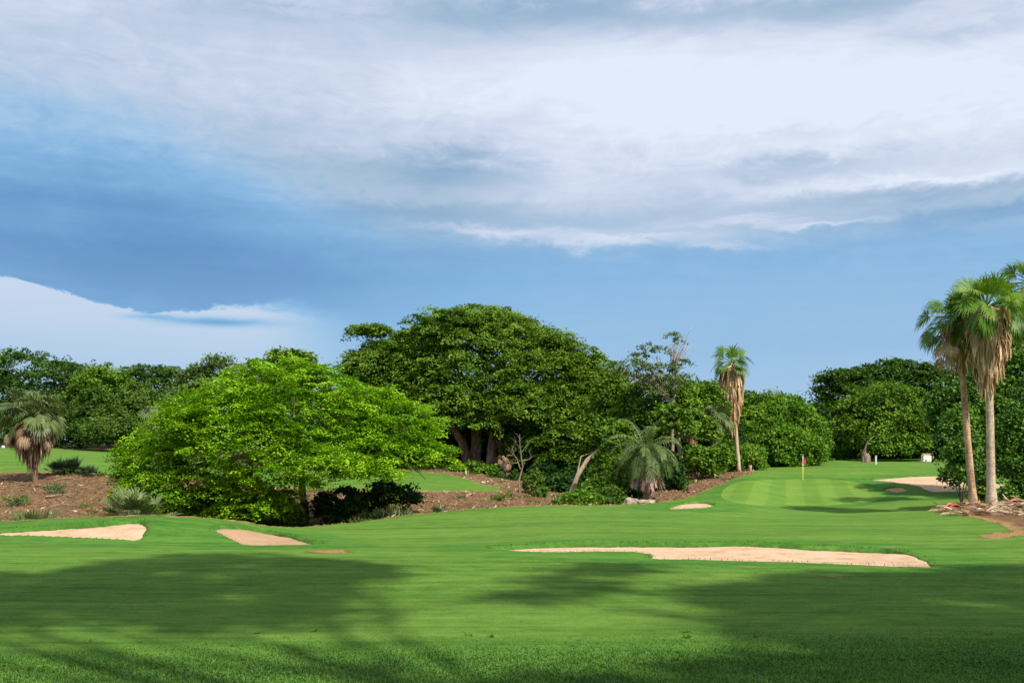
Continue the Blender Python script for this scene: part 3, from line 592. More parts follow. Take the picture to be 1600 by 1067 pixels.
# vine mound right of the tall palm
T('vine_thicket', 'rounded thicket smothered in light green vines, right of the tall fan palm', 'thicket', 112, 1215, [(1215, 672, 55, 54, 112), (1180, 690, 40, 44, 110), (1255, 685, 36, 46, 112), (1225, 700, 60, 34, 109), (1190, 650, 40, 32, 114)], LM['hedge'], BK['dark'], leaf=0.36, clump=.75, per=34, dens=2.6, zmin=-.95, trunk=True, r0=.15, nl=5, fork=(1215, 700, 112), flat=.25, spread=.9, part='foliage', thick=.3, lumps=.06)
T('vine_thicket', 'low vine covered thicket below the thickest skirted palms, left of the vine mound', 'thicket', 101, 1135, [(1135, 712, 30, 24, 101), (1160, 715, 34, 20, 101), (1110, 725, 26, 14, 100)], LM['hedge'], BK['dark'], leaf=0.32, clump=.65, per=32, dens=2.6, zmin=-.95, r0=.1, nl=4, fork=(1135, 725, 101), flat=.25, spread=.9, part='foliage')
T('vine_thicket', 'strip of low vines along the back edge of the putting green', 'thicket', 118, 1250, [(1215, 718, 30, 14, 114), (1260, 712, 34, 18, 120), (1290, 705, 30, 20, 128), (1185, 725, 22, 10, 110)], LM['hedge'], BK['dark'], leaf=0.34, clump=.6, per=32, dens=2.6, zmin=-.95, r0=.1, nl=3, fork=(1250, 718, 118), flat=.25, spread=.9, part='foliage')
# right side wood
T('umbrella_tree', 'dark layered tree with gaps of sky on the right skyline', 'tree', 152, 1330,
  [(1330, 592, 55, 14, 152), (1375, 583, 44, 14, 152), (1400, 567, 22, 5, 152), (1300, 608, 30, 12, 152), (1350, 612, 60, 16, 150), (1410, 595, 44, 18, 152), (1310, 640, 48, 26, 151), (1450, 590, 36, 20, 152), (1400, 625, 60, 30, 153)],
  LM['dark'], BK['grey'], leaf=0.5, clump=1.2, per=36, dens=1.7, flat=.95, thick=.12, zmin=-.3, r0=.5, nl=26, fork=(1345, 665, 152))
T('broadleaf_tree', 'spreading mid green tree with hanging sprays behind the large right bunker', 'tree', 128, 1354,
  [(1395, 640, 75, 40, 128), (1345, 655, 42, 34, 128), (1430, 660, 62, 44, 127), (1390, 675, 60, 30, 125), (1375, 692, 26, 22, 122), (1425, 695, 26, 18, 122), (1330, 670, 30, 22, 127)],
  LM['mid'], BK['grey'], leaf=0.40, clump=.95, per=36, dens=1.9, flat=.7, zmin=-.6, r0=.35, nl=22, fork=(1368, 682, 126), inner=.2)
r = [o for o in C.objects if o.get('label', '').startswith('spreading mid green tree')][0]; t = MB(); tube(t, [W(1438, 666, 123), W(1445, 664.5, 123), W(1458, 664, 122.8)], [.16, .2, .19], 8); t.build('sawn_limb', BK['pale'], r)
T('understory_tree', 'dark wood in shade behind the white panel and stump', 'tree', 150, 1420, [(1420, 697, 70, 26, 139), (1330, 697, 55, 27, 139), (1290, 678, 40, 45, 140), (1480, 690, 60, 60, 138), (1380, 690, 60, 30, 140)], LM['deep'], BK['dark'], leaf=0.6, clump=1.4, per=36, dens=2.0, zmin=-.9, r0=.3, nl=4, fork=(1420, 700, 150))
T('broadleaf_tree', 'dark glossy tree standing behind the two right fan palms', 'tree', 74, 1530,
  [(1530, 640, 50, 60, 74), (1580, 620, 50, 70, 75), (1500, 690, 32, 55, 72), (1570, 690, 60, 60, 73), (1625, 640, 60, 80, 74), (1512, 725, 28, 26, 71), (1530, 580, 40, 40, 77), (1478, 640, 30, 40, 77), (1600, 560, 50, 50, 77)],
  LM['gloss'], BK['pale'], leaf=0.28, clump=.65, per=34, dens=1.9, flat=.5, zmin=-.8, r0=.3, nl=24, fork=(1530, 720, 74), spread=.7, inner=.3)
T('broadleaf_tree', 'bright leafed glossy tree at the right edge beyond the debris pile', 'tree', 66, 1590,
  [(1590, 690, 32, 62, 66), (1620, 640, 36, 60, 67), (1575, 730, 20, 22, 65), (1640, 720, 50, 60, 66)],
  LM['gloss'], BK['pale'], leaf=0.22, clump=.5, per=32, dens=1.9, flat=.5, zmin=-.8, r0=.22, nl=18, fork=(1590, 745, 66), spread=.7, inner=.3)
T('broadleaf_tree', 'broad tree just beyond the right edge of the view, past the debris pile', 'tree', 96, 1760, [(1760, 620, 90, 90, 96), (1840, 650, 80, 70, 98)], LM['mid'], BK['grey'], leaf=.45, clump=1.1, per=30, dens=1.6, zmin=-.6, r0=.35, nl=10, fork=(1760, 690, 96))
# far wood closing the horizon
def far_wood():
    mb = MB(); Bs = []
    for px in np.arange(-700, 2400, 62):
        D = 245+rng.uniform(-12, 25); Bs.append(((px-800)/F*D, D, 5+rng.uniform(0, 4)))
    for c in Bs: crown(mb, [(c, (9, 8, rng.uniform(6.5, 9)))], 1.3, 3.0, 1.0, 40, zmin=-.4, inner=.3)
    o = mb.build('far_woodland', LM['dark']); tag(o, 'far off wood closing the horizon behind all the trees', 'woodland', kind='stuff')
far_wood()
# ------------------------------------------------------------ palms
def ribbons(mb, P, side, w, tint):
    """P (n, k, 3) centre lines, side (n, 3) or (n, k, 3), w (n, k) widths"""
    n, k, _ = P.shape
    if side.ndim == 2: side = np.repeat(side[:, None], k, 1)
    L = P-side*w[..., None]/2; Rr = P+side*w[..., None]/2
    v = np.stack([L, Rr], 2).reshape(-1, 3)
    i = (np.arange(n)*k*2)[:, None]+np.arange(k-1)[None]*2
    q = np.stack([i, i+1, i+3, i+2], -1).reshape(-1, 4)
    mb.add(v, q, None, np.repeat(np.broadcast_to(tint, (n,)), k*2))
def fan(mb, tip, f, R, nseg=22, droop=0.5, tint=.5, spreadang=2.0, fold=0.15, up=None, roll=0.0):
    f = norm(np.array(f, float)); up = np.array([0, 0, 1.0]) if up is None else up
    s = np.cross(f, up); s = s/max(np.linalg.norm(s), 1e-6) if np.linalg.norm(s) > .05 else norm(rng.normal(size=3)); u = np.cross(s, f); ro_ = rng.normal()*roll; s, u = s*math.cos(ro_)+u*math.sin(ro_), u*math.cos(ro_)-s*math.sin(ro_)
    a = np.linspace(-spreadang, spreadang, nseg)+rng.normal(size=nseg)*0.03; d = np.cos(a)[:, None]*f+np.sin(a)[:, None]*s+np.abs(np.sin(a))[:, None]*u*fold
    d = norm(d); pr = norm(-np.sin(a)[:, None]*f+np.cos(a)[:, None]*s); g = np.array([0, 0, -1.0])
    l = R*(0.72+0.28*np.cos(a))*rng.uniform(.9, 1.1, nseg); dr = droop*rng.uniform(.6, 1.5, nseg)[:, None]
    p0 = np.repeat(tip[None], nseg, 0); p1 = p0+d*(l*.5)[:, None]; d2 = norm(d+g*dr*.6); p2 = p1+d2*(l*.28)[:, None]; d3 = norm(d2+g*dr*1.8); p3 = p2+d3*(l*.28)[:, None]
    da = 2*spreadang/nseg; w1 = l*.5*da*1.08
    w = np.stack([w1*0.05, w1, w1*0.62, w1*0.08], 1)
    ribbons(mb, np.stack([p0, p1, p2, p3], 1), pr, w, np.clip(tint+rng.normal(size=nseg)*.07, 0, 1))
def stalk(mb, p0, f, L, r, sag=.25, tint=.5):
    f = norm(np.array(f, float)); t = np.linspace(0, 1, 5)[:, None]; P = p0+f*L*t+np.array([0, 0, -1])*sag*L*t*t
    tube(mb, P, np.linspace(r, r*.45, 5), 4, tint, 0, False); return P[-1], norm(P[-1]-P[-2])
def palm_leafmat(name, a, b, c, trans=.2): return leafmat(name, a, b, c, trans, .45, .25)
PL = palm_leafmat('frond_green', (.030, .080, .008), (.085, .185, .014), (.230, .370, .040), .25)
PLG = palm_leafmat('frond_bluegreen', (.030, .060, .022), (.095, .142, .044), (.210, .265, .090))
PLD = palm_leafmat('frond_dark', (.008, .022, .010), (.020, .048, .020), (.050, .090, .040), .1)
PLF = palm_leafmat('feather_green', (.030, .066, .014), (.078, .132, .030), (.185, .260, .075))
DEAD = leafmat('frond_dead', (.22, .125, .065), (.48, .31, .18), (.74, .54, .36), .12, .8, .1)
DEADB = leafmat('frond_dead_brown', (.10, .06, .035), (.31, .21, .135), (.55, .42, .30), .12, .8, .1)
TRK = barkmat('palm_trunk_pale', (.30, .20, .13), (.62, .49, .37), 7, 1); TRR = barkmat('palm_trunk_orange', (.26, .12, .06), (.60, .42, .28), 7, 1); TRB = barkmat('palm_trunk_dark', (.07, .04, .025), (.24, .15, .09), 8, 1)
def dirs(n, e0, e1, power=1.0):
    az = np.arange(n)*2.39996+rng.normal(size=n)*.2; el = e1+(e0-e1)*(np.linspace(0, 1, n)**power)+rng.normal(size=n)*.06
    return np.stack([np.cos(az)*np.cos(el), np.sin(az)*np.cos(el), np.sin(el)], 1), el
def skirt(mb, top, base_z, r0, r1, n, ln, tr, bulge=.25):
    """dead leaves hanging round the trunk: r0 wide above, r1 below"""
    az = rng.random(n)*2*math.pi; h = rng.random(n)**1.15; z = top[2]-h*(top[2]-base_z)
    t = h; rad = (r0*(1-t)+r1*t)*(1+bulge*np.sin(t*math.pi))*rng.uniform(.55, 1.08, n); o = np.stack([np.cos(az), np.sin(az), 0*az], 1)
    L = ln*rng.uniform(.6, 1.3, n); c = np.array([top[0], top[1], 0])
    P0 = c+o*tr+np.array([0, 0, 1])*(z[:, None]+.25*L[:, None]); P1 = c+o*(rad*.85)[:, None]+np.array([0, 0, 1])*(z[:, None]+.05); P2 = c+o*rad[:, None]+np.array([0, 0, 1])*(z-L*.45)[:, None]
    P3 = c+o*(rad*.96+rng.normal(size=n)*.07)[:, None]+np.array([0, 0, 1])*(z-L)[:, None]
    side = norm(np.cross(o, [0, 0, 1.])+rng.normal(size=(n, 3))*.35); w = rng.uniform(.05, .17, n)*ln
    ribbons(mb, np.stack([P0, P1, P2, P3], 1), side, w[:, None]*np.array([.3, 1, .9, .25]), np.clip(rng.normal(.5, .25, n), 0, 1))
def fan_palm(label, base, top, tr=.2, R=1.1, pet=1.2, n=42, e0=-.75, e1=1.45, droop=.5, sk=None, leaf=PL, dead=DEAD, bark=TRK, lean=0, group=None, nseg=22, tip_brown=0, flare=1.35, name='fan_palm', cat='palm tree', deadfans=0):
    r = thing(name, label, cat, base-np.array([0, 0, .1]), group)
    tb = MB(); c = curve(base-[0, 0, .2], top, 0, 16, 0, (base+top)/2+np.array([lean, 0, 0])); rr = np.linspace(tr*1.05, tr*.8, 16); rr[0] *= flare; rr[1] *= 1+(flare-1)*.4
    tube(tb, c, rr, 12, .5, .07); tb.build('trunk', bark, r, smooth=True)
    cb = MB(); D_, el = dirs(n, e0, e1, .85)
    for i in range(n):
        f = D_[i]; k = rng.uniform(.8, 1.15); L = pet*k*(1.0 if el[i] < 1.1 else .6)
        tp, ff = stalk(cb, top+f*tr*.6, f, L, .035*R, .12+.12*max(0, math.cos(el[i])), .75)
        fan(cb, tp, ff+np.array([0, 0, -(.75 if el[i] < .6 else .35 if el[i] < 1.1 else .05)]), R*k, nseg, droop*(1.25 if el[i] < .2 else .8), np.clip(.25+.45*rng.random()+.15*(el[i] > .9), 0, 1), 1.9, .22, None, .55)
    cb.build('crown', leaf, r)
    if sk or deadfans:
        sb = MB()
        if sk: skirt(sb, top+np.array([0, 0, sk.get('dz', 0)]), sk['z'], sk['r0'], sk['r1'], sk['n'], sk['len'], tr, sk.get('bulge', .25))
        for i in range(deadfans):
            az = rng.random()*6.283; e = rng.uniform(-1.35, -.5); f = np.array([math.cos(az)*math.cos(e), math.sin(az)*math.cos(e), math.sin(e)])
            tp, ff = stalk(sb, top+f*tr, f, pet*rng.uniform(.7, 1.1), .03*R, .2, .4); fan(sb, tp, ff+[0, 0, -.8], R*rng.uniform(.6, .95), 14, 1.6, rng.uniform(.2, .8), 1.1)
        sb.build('dead_frond_skirt', dead, r)
    return r
# pair of tall palms on the right
g = 'tall fan palms standing over the debris on the right'
b = GP(1549, 56); fan_palm('tall fan palm with pale trunk, right of the close pair beside the debris', b, W(1541, 482, 56), .23, 1.15, 1.65, 44, -.5, 1.5, .45,
    dict(z=W(0, 592, 56)[2], r0=1.25, r1=.32, n=1000, len=1.1, bulge=.45, dz=-.1), lean=.1, flare=1.7, deadfans=26, nseg=26)
b = GP(1522, 57.5); fan_palm('slightly lower fan palm with reddish trunk, left of the close pair beside the debris', b, W(1499, 502, 57.5), .20, 1.10, 1.65, 38, -.55, 1.4, .5,
    dict(z=W(0, 566, 57.5)[2], r0=1.2, r1=.5, n=380, len=.8, bulge=.3, dz=-.1), bark=TRR, lean=-.12, flare=1.5, deadfans=14, nseg=26)
b = GP(1622, 63); fan_palm('fan palm cut by the right edge of the view, behind the tall pair', b, W(1614, 446, 63), .24, 1.15, 1.6, 38, -.75, 1.4, .55,
    dict(z=W(0, 560, 63)[2], r0=1.1, r1=.3, n=300, len=.9), nseg=22)
# lone palm above the green
b = GP(1155, 98); fan_palm('lone tall fan palm with a long pale skirt, rising above the treeline near the green', b, W(1144, 568, 98), .20, 1.0, 1.3, 28, -.5, 1.5, .45,
    dict(z=W(0, 656, 98)[2], r0=1.2, r1=.45, n=900, len=1.4, bulge=.22, dz=-.5), lean=-.15, deadfans=5, nseg=20, flare=1.1)
# palm on the left bank
b = GP(55, 74.5); fan_palm('shaggy fan palm with blue green fronds over brown dead ones, on the left bank', b, W(51, 650, 74.5), .17, 1.15, 1.6, 44, -.35, 1.4, .8,
    dict(z=W(0, 705, 74.5)[2], r0=1.2, r1=.25, n=260, len=1.5, bulge=.5, dz=-.9), leaf=PLG, dead=DEADB, bark=TRB, lean=.1, deadfans=130, nseg=20)
# palms among the trees
b = GP(1083, 90); fan_palm('small orange skirted fan palm half hidden in trees, left of the lone tall palm', b, W(1082, 655, 90), .22, .85, .9, 26, -.7, 1.3, .9,
    dict(z=W(0, 690, 90)[2], r0=.45, r1=.35, n=160, len=.9), leaf=PLG, dead=leafmat('frond_orange', (.28, .13, .05), (.50, .27, .12), (.62, .40, .22), .1, .8, .1), bark=TRR, nseg=16)
b = GP(1116, 92); fan_palm('fan palm with drooping grey green fronds close to the left of the lone tall palm', b, W(1118, 650, 92), .22, 1.0, 1.0, 30, -.8, 1.3, 1.0,
    dict(z=W(0, 690, 92)[2], r0=.6, r1=.3, n=140, len=.9), leaf=PLG, dead=DEADB, bark=TRR, nseg=16)
b = GP(243, 118); fan_palm('grey green fan palm peeking out left of the bright umbrella tree', b, W(243, 650, 118), .22, 1.3, 1.1, 26, -.8, 1.3, 1.0, leaf=PLG, nseg=16)
b = GP(791, 100); fan_palm('small dying fan palm with only brown fronds on a thin stem, beside the great trunks', b, W(790, 716, 100), .09, .7, .5, 5, -.3, .9, 1.0,
    None, leaf=DEADB, dead=DEADB, bark=BK['grey'], nseg=12, deadfans=17)
# feather palm
def feather_frond(mb, p0, f, L, droop, ll, tint, npair=34, wid=.05):
    f = norm(np.array(f, float)); k = 12; t = np.linspace(0, 1, k); P = [np.array(p0, float)]; d = f.copy()
    for i in range(k-1): P.append(P[-1]+d*L/(k-1)); d = norm(d+np.array([0, 0, -1])*droop*(.05+.16*t[i]))
    P = np.array(P); tube(mb, P, np.linspace(.035, .008, k), 4, .9, 0, False)
    s = np.linspace(.10, 1, npair); Q = np.stack([np.interp(s, t, P[:, c]) for c in range(3)], 1); Tn = norm(np.stack([np.interp(s, t, np.gradient(P[:, c])) for c in range(3)], 1))
    h = norm(np.cross(Tn, [0, 0, 1.])+1e-4); up = np.cross(h, Tn); l = ll*np.sin(np.clip(s*2.6+.35, 0, math.pi-.35))**.6*rng.uniform(.85, 1.1, npair)
    for sg in (-1, 1):
        dd = norm(h*sg+Tn*.55+up*.25+rng.normal(size=(npair, 3))*.10); p1 = Q+dd*(l*.45)[:, None]; p2 = p1+norm(dd+[0, 0, -.7])*(l*.35)[:, None]; p3 = p2+norm(dd+[0, 0, -1.8])*(l*.3)[:, None]
        ribbons(mb, np.stack([Q, p1, p2, p3], 1), Tn, np.array([.6, 1, .8, .1])[None]*wid*np.ones((npair, 1)), np.clip(tint+rng.normal(size=npair)*.1, 0, 1))
b = GP(1012, 68.5); r = thing('feather_palm', 'feather palm with arching fronds and pinkish dead fronds hanging to the ground', 'palm tree', b-[0, 0, .1])
top = W(1008, 703, 68.5); tb = MB(); tube(tb, curve(b-[0, 0, .2], top, 0, 8, 0), np.linspace(.3, .22, 8), 10, .5, .15); tb.build('trunk', BK['brown'], r, smooth=True)
cb = MB(); D_, el = dirs(52, -.95, 1.25, .65)
for i in range(44): feather_frond(cb, top, D_[i], rng.uniform(2.6, 3.2)*(1 if el[i] > -.2 else .85), 1.3+.5*(el[i] < .6), .62, .3+.4*rng.random())
cb.build('crown', PLF, r); sb = MB()
for i in range(30):
    az = rng.normal(-1.45, .8); e = rng.uniform(-1.2, -.9); f = np.array([math.cos(az)*math.cos(e), math.sin(az)*math.cos(e), math.sin(e)])
    feather_frond(sb, top+[0, 0, -.1], f, rng.uniform(2.2, 3.0), .8, .32, rng.uniform(.3, .9), 40, .06)
sb.build('dead_frond_skirt', leafmat('frond_dead_pink', (.22, .14, .11), (.42, .29, .235), (.60, .45, .38), .1, .8, .1), r)

# ------------------------------------------------------------ low plants
def palmetto(label, base, H_, Rf, n=16, mat=PLG, dead=8, spreadx=.5, group=None, name='saw_palmetto', droop=.15, stems=3, nseg=16):
    r = thing(name, label, 'palmetto', base-np.array([0, 0, .05]), group); mb = MB(); db = MB()
    for s in range(stems):
        o = base+np.array([rng.uniform(-1, 1)*spreadx if stems > 1 else 0, rng.uniform(-.3, .3), 0])
        D_, el = dirs(n, .05, 1.35, .8)
        for i in range(n):
            tp, ff = stalk(mb, o, D_[i], H_*rng.uniform(.6, 1.0), .018, .08, .6); fan(mb, tp, ff, Rf*rng.uniform(.8, 1.15), nseg, droop, rng.uniform(.3, .8), 1.9, .35)
        for i in range(dead):
            az = rng.random()*6.28; f = np.array([math.cos(az), math.sin(az), .15]); tp, ff = stalk(db, o, f, H_*.45, .018, .4, .4); fan(db, tp, ff+[0, 0, -.9], Rf*.8, 10, 1.0, rng.random(), 1.0)
    mb.build('fronds', mat, r)
    if dead: db.build('dead_fronds', DEADB, r)
palmetto('grey green palmetto clump just over the crest, left of the bright tree', GP(222, 43.8), 1.45, .60, 17, PLG, 9, 1.0, stems=3)
palmetto('low blue green palmetto tuft at the foot of the left bank, behind the left bunker', GP(52, 49), 1.75, .62, 15, PLG, 3, .7, stems=3)
palmetto('small dark palmetto sprig left of the low blue green tuft', GP(20, 47), 1.1, .4, 8, PLD, 0, .2, stems=1)
palmetto('dark spiky palmetto clump at the top of the left bank beside the fairway', GP(104, 79), .95, .6, 18, PLD, 0, 1.1, stems=4)
palmetto('smaller dark palmetto right of the dark spiky clump on the left bank', GP(140, 78), .75, .5, 12, PLD, 3, .4, stems=2)
def shrub(label, blobs, mat, leaf, clump, name='shrub', stems=5, bark=BK['dark'], **kw):
    D = blobs[0][4]; b = GP(blobs[0][0], D); r = thing(name, label, 'shrub', b-[0, 0, .1]); mb = MB()
    kw.setdefault('zmin', -.9); kw.setdefault('flat', .35); kw.setdefault('spread', .8); kw.setdefault('dens', 2.2); kw.setdefault('per', 30)
    e = crown(mb, [pblob(*q) for q in blobs], leaf, clump, **kw); mb.build('foliage', mat, r); tb = MB()
    for i in rng.choice(len(e), min(stems, len(e)), replace=False): tube(tb, curve(b, b+(e[i]-b)*.85, .1, 6, .06), np.linspace(.05, .015, 6), 5, .5)
    tb.build('stems', bark, r, smooth=True)
shrub('clipped looking light green rounded shrub at the fairway edge, left of the feather palm', [(905, 786, 34, 21, 65), (880, 790, 18, 15, 64)], LM['hedge'], .20, .38)
shrub('duller green rounded shrub touching the light green one at the fairway edge', [(950, 784, 30, 24, 66), (975, 792, 14, 14, 65)], LM['olive'], .17, .38)
shrub('leafy green bush rising behind the two rounded fairway edge shrubs', [(945, 762, 34, 18, 71), (965, 745, 26, 30, 72), (925, 770, 20, 12, 70)], LM['mid'], .24, .45)
shrub('tall dark creeper column left of the feather palm', [(957, 715, 18, 42, 76), (985, 745, 22, 28, 74), (945, 740, 16, 26, 76)], LM['mid'], .28, .5)
shrub('dark bush in shade behind the feather palm', [(1035, 740, 34, 34, 76), (985, 770, 22, 16, 72)], LM['deep'], .28, .55)
shrub('thin pale leaved bush beside the bare sapling on the dry bank', [(833, 755, 15, 18, 82), (845, 770, 12, 9, 80)], LM['olive'], .24, .40, dens=1.1)
shrub('dark leafy shrub in the shade right of the bright tree trunk', [(610, 770, 34, 12, 60), (585, 778, 26, 10, 60), (640, 778, 18, 10, 61), (565, 790, 30, 14, 60), (600, 758, 20, 6, 60)], LM['deep'], .18, .34, dens=1.2, flat=.85, lumps=.3)
shrub('low dark shrub between the bright tree trunk and the fairway edge', [(525, 795, 30, 17, 58.5), (548, 785, 20, 9, 58), (505, 785, 18, 20, 60), (540, 768, 22, 6, 59)], LM['deep'], .18, .34, dens=1.3, flat=.85, lumps=.3)
shrub('shaded undergrowth filling the ravine under the bright tree canopy', [(400, 800, 70, 28, 59), (330, 795, 60, 32, 58), (270, 790, 45, 32, 57), (450, 812, 30, 14, 58)], LM['mid'], .22, .5)
shrub('green shrub at the foot of the great trunks', [(742, 735, 22, 14, 104), (715, 738, 14, 12, 104), (765, 742, 18, 14, 103)], LM['mid'], .34, .55)
shrub('dark ferny shrub right of the dying palm', [(808, 750, 18, 12, 96), (775, 752, 20, 10, 98)], LM['deep'], .34, .55)
shrub('dark bush low in the gap beneath the great dome tree', [(870, 760, 34, 20, 88), (900, 755, 30, 26, 94), (848, 745, 24, 22, 96)], LM['deep'], .34, .6)
shrub('leafy bush in front of the orange trunked small palms on the dry bank', [(1090, 715, 26, 20, 87), (1120, 712, 20, 18, 89), (1105, 730, 16, 9, 88)], LM['mid'], .26, .5)
shrub('small round bush at the top of the dry bank left of the green', [(1142, 722, 18, 14, 99), (1120, 730, 14, 9, 98)], LM['hedge'], .28, .45)
shrub('tiny green tuft growing alone on the middle dry bank', [(782, 780, 5, 3.5, 70)], LM['olive'], .12, .12, stems=2, dens=1)
shrub('leafy glossy bush hanging in front of the left trunk of the tall palm pair', [(1502, 715, 22, 30, 59), (1490, 742, 16, 12, 58.5), (1512, 690, 18, 20, 60)], LM['gloss'], .20, .42)
shrub('dark bush between the trunks of the tall palm pair', [(1536, 770, 10, 22, 60), (1534, 740, 10, 20, 61)], LM['gloss'], .20, .36)
shrub('dark undergrowth at the right edge behind the debris pile', [(1600, 765, 30, 22, 64), (1640, 750, 40, 40, 64), (1575, 775, 14, 12, 63)], LM['gloss'], .20, .42)
# grass tufts in the shade by the fairway edge
def tuft(label, base, h, n, mat, spread=.5, name='grass_tuft'):
    mb = MB(); p = base+np.stack([rng.normal(size=n)*spread, rng.normal(size=n)*.3, np.zeros(n)], 1); o = norm(np.stack([rng.normal(size=n), rng.normal(size=n), rng.uniform(1.0, 3, n)], 1)); L = h*rng.uniform(.6, 1.1, n)[:, None]
    P1 = p+o*L*.5; P2 = P1+norm(o+[0, 0, -.6])*L*.4; P3 = P2+norm(o*[1, 1, 0]+[0, 0, -.6])*L*.25; ribbons(mb, np.stack([p, P1, P2, P3], 1), norm(np.cross(o, rng.normal(size=(n, 3)))), np.array([.6, 1, .7, .1])[None]*.05*np.ones((n, 1)), rng.random(n))
    o = mb.build(name, mat, origin=base); tag(o, label, 'grass tuft')
tuft('tall grey green grass tuft at the fairway edge in front of the dark shrub', GP(598, 57.8), 1.0, 260, PLG, .6)
tuft('short grass tuft right of the tall grey green one', GP(632, 58.5), .8, 130, PLG, .4)
tuft('green tuft on the bank just above the middle fairway edge', GP(686, 62), .7, 110, PLG, .12)
tuft('weedy tuft among the fallen branches on the left bank', GP(88, 70), .9, 130, PLG, .28)
tuft('thin green sprig below the left fan palm', GP(28, 66), .8, 130, PLG, .25)

# ------------------------------------------------------------ bare and leaning stems
def stem_thing(name, label, cat, lines, bark, part='trunk', sides=8, bump_=.12):
    r = thing(name, label, cat, np.array(lines[0][0][0])); tb = MB()
    for P, rad in lines: tube(tb, P, rad, sides, rng.random(), bump_)
    tb.build(part, bark, r, smooth=True); return r
b = GP(893, 79)
r = stem_thing('leaning_tree', 'pale bare trunk leaning right over the dark gap, with a leafy tip', 'tree', [([b-[0, 0, .2], W(893, 768, 79), W(903, 742, 79), W(918, 718, 79), W(942, 698, 79), W(960, 680, 79)], [.26, .22, .19, .17, .12, .06]), ([W(901, 747, 79), W(905, 725, 79), W(908, 712, 79)], [.09, .06, .03]), ([W(908, 713, 79), W(922, 708, 79.2), W(932, 703, 79)], [.04, .03, .02])], BK['pale'])
mb = MB(); crown(mb, [pblob(955, 672, 26, 14, 79), pblob(975, 690, 20, 12, 79), pblob(940, 680, 14, 8, 79)], .28, .5, 1.6, 26, flat=.8); mb.build('crown', LM['mid'], r)
x, y = ray(812, 771); b = np.array([x, y, gz(x, y)]); Dd = y
def Wd(px, py, o=0): return W(px, py, Dd)+[0, o, 0]
stem_thing('bare_sapling', 'slender bare forked sapling with grey branches on the dry bank', 'sapling', [([b-[0, 0, .2], Wd(811, 750), Wd(817, 728), Wd(814, 712), Wd(812, 690), Wd(812, 678)], [.09, .075, .06, .05, .035, .015]), ([Wd(813, 733), Wd(808, 718), Wd(802, 708), Wd(800, 696)], [.05, .04, .03, .012]),
  ([Wd(817, 720), Wd(826, 718, .3), Wd(835, 711, .5)], [.045, .03, .012]), ([Wd(810, 723), Wd(800, 723, -.3), Wd(792, 721, -.5)], [.035, .025, .01]), ([Wd(814, 708), Wd(820, 700, .2), Wd(826, 690, .3)], [.03, .02, .008]), ([Wd(806, 714), Wd(798, 706, .2), Wd(790, 700, .3)], [.025, .015, .008]), ([Wd(813, 700), Wd(806, 692), Wd(804, 682)], [.025, .015, .006])] +
  [([Wd(a, c), Wd(a+d, c-6, .1), Wd(a+d*2.2, c-10, .2)], [.015, .01, .004]) for a, c, d in [(826, 718, 3), (830, 714, -2), (800, 706, -4), (802, 698, 3), (812, 690, 4), (812, 685, -4), (796, 722, -4), (820, 700, 5), (806, 692, -5)]], BK['grey'], 'branches', 5)
# gnarled stump behind the green
x, y = ray(1352, 722.5); Dd = y; b = np.array([x, y, gz(x, y)])
stem_thing('gnarled_stump', 'gnarled grey stump with a thin leaning limb, behind the putting green', 'tree stump', [([b-[0, 0, .2], Wd(1353, 714), Wd(1350, 707), Wd(1352, 700), Wd(1355, 692), Wd(1366, 680)], [.34, .40, .24, .10, .06, .03]), ([b+[.35, 0, -.2], Wd(1357, 714), Wd(1356, 708)], [.22, .26, .12]), ([b+[-.3, -.1, -.2], Wd(1349, 712), Wd(1348, 706)], [.16, .2, .12])], BK['grey'], 'stump', 10, .35)
# short brown stump at the turf edge
x, y = ray(1172, 736); b = np.array([x, y, gz(x, y)]); stem_thing('short_stump', 'short brown stump at the corner where the dry bank meets the green surround', 'tree stump', [([b-[0, 0, .1], b+[0, 0, .28], b+[.03, 0, .55]], [.2, .17, .15])], BK['brown'], 'stump', 8, .3)

# ------------------------------------------------------------ course furniture
def paint(name, col, rough=.5):
    m, N = newmat(name); n = N.noise(pos(N), 12, 5, .6); c = N.mix(N.smooth(n, .3, .75), tuple(v*.78 for v in col), col); return finish(m, N, c, rough, .4)
WHITE = paint('white_paint', (.80, .79, .75)); YEL = paint('yellow_pole', (.75, .62, .16), .35); RED = paint('red_cloth', (.62, .05, .06), .8); WOODF = paint('faded_wood', (.42, .29, .20), .8); DRK = paint('dark_spot', (.02, .02, .02))
x, y = ray(1254.5, 748.5); z = gz(x, y)-.02; r = thing('flagstick', 'yellow flagstick with a limp red flag standing on the putting green', 'golf flag', (x, y, z))
mb = MB(); tube(mb, [(x, y, z-.05), (x, y, z+1.25)], .030, 10); mb.build('pole', YEL, r, smooth=True)
mb = MB(); tube(mb, [(x, y, z+1.25), (x, y, z+2.12)], .026, 10); tube(mb, [(x, y, z+2.12), (x, y, z+2.16)], .04, 8); tube(mb, [(x, y, z+1.25), (x, y, z+1.37)], .05, 8); mb.build('upper_pole', WHITE, r, smooth=True)
mb = MB(); u = np.linspace(0, 1, 9); v = np.linspace(0, 1, 9); Uv, Vv = np.meshgrid(u, v); fx = x+.03+Uv*.26*(1-.35*np.abs(Vv-.5)); fz = z+2.06-Vv*.58-Uv*.16; fy = y+.07*np.sin(Uv*7+Vv*3)
i = np.arange(8)[:, None]*9; j = np.arange(8)[None]; q = np.stack([i+j, i+j+1, i+10+j, i+9+j], -1).reshape(-1, 4)
mb.add(np.stack([fx, fy, fz], -1).reshape(-1, 3), q); mb.add(np.stack([fx, fy+.012, fz], -1).reshape(-1, 3), q[:, ::-1]); mb.build('flag', RED, r, smooth=True)
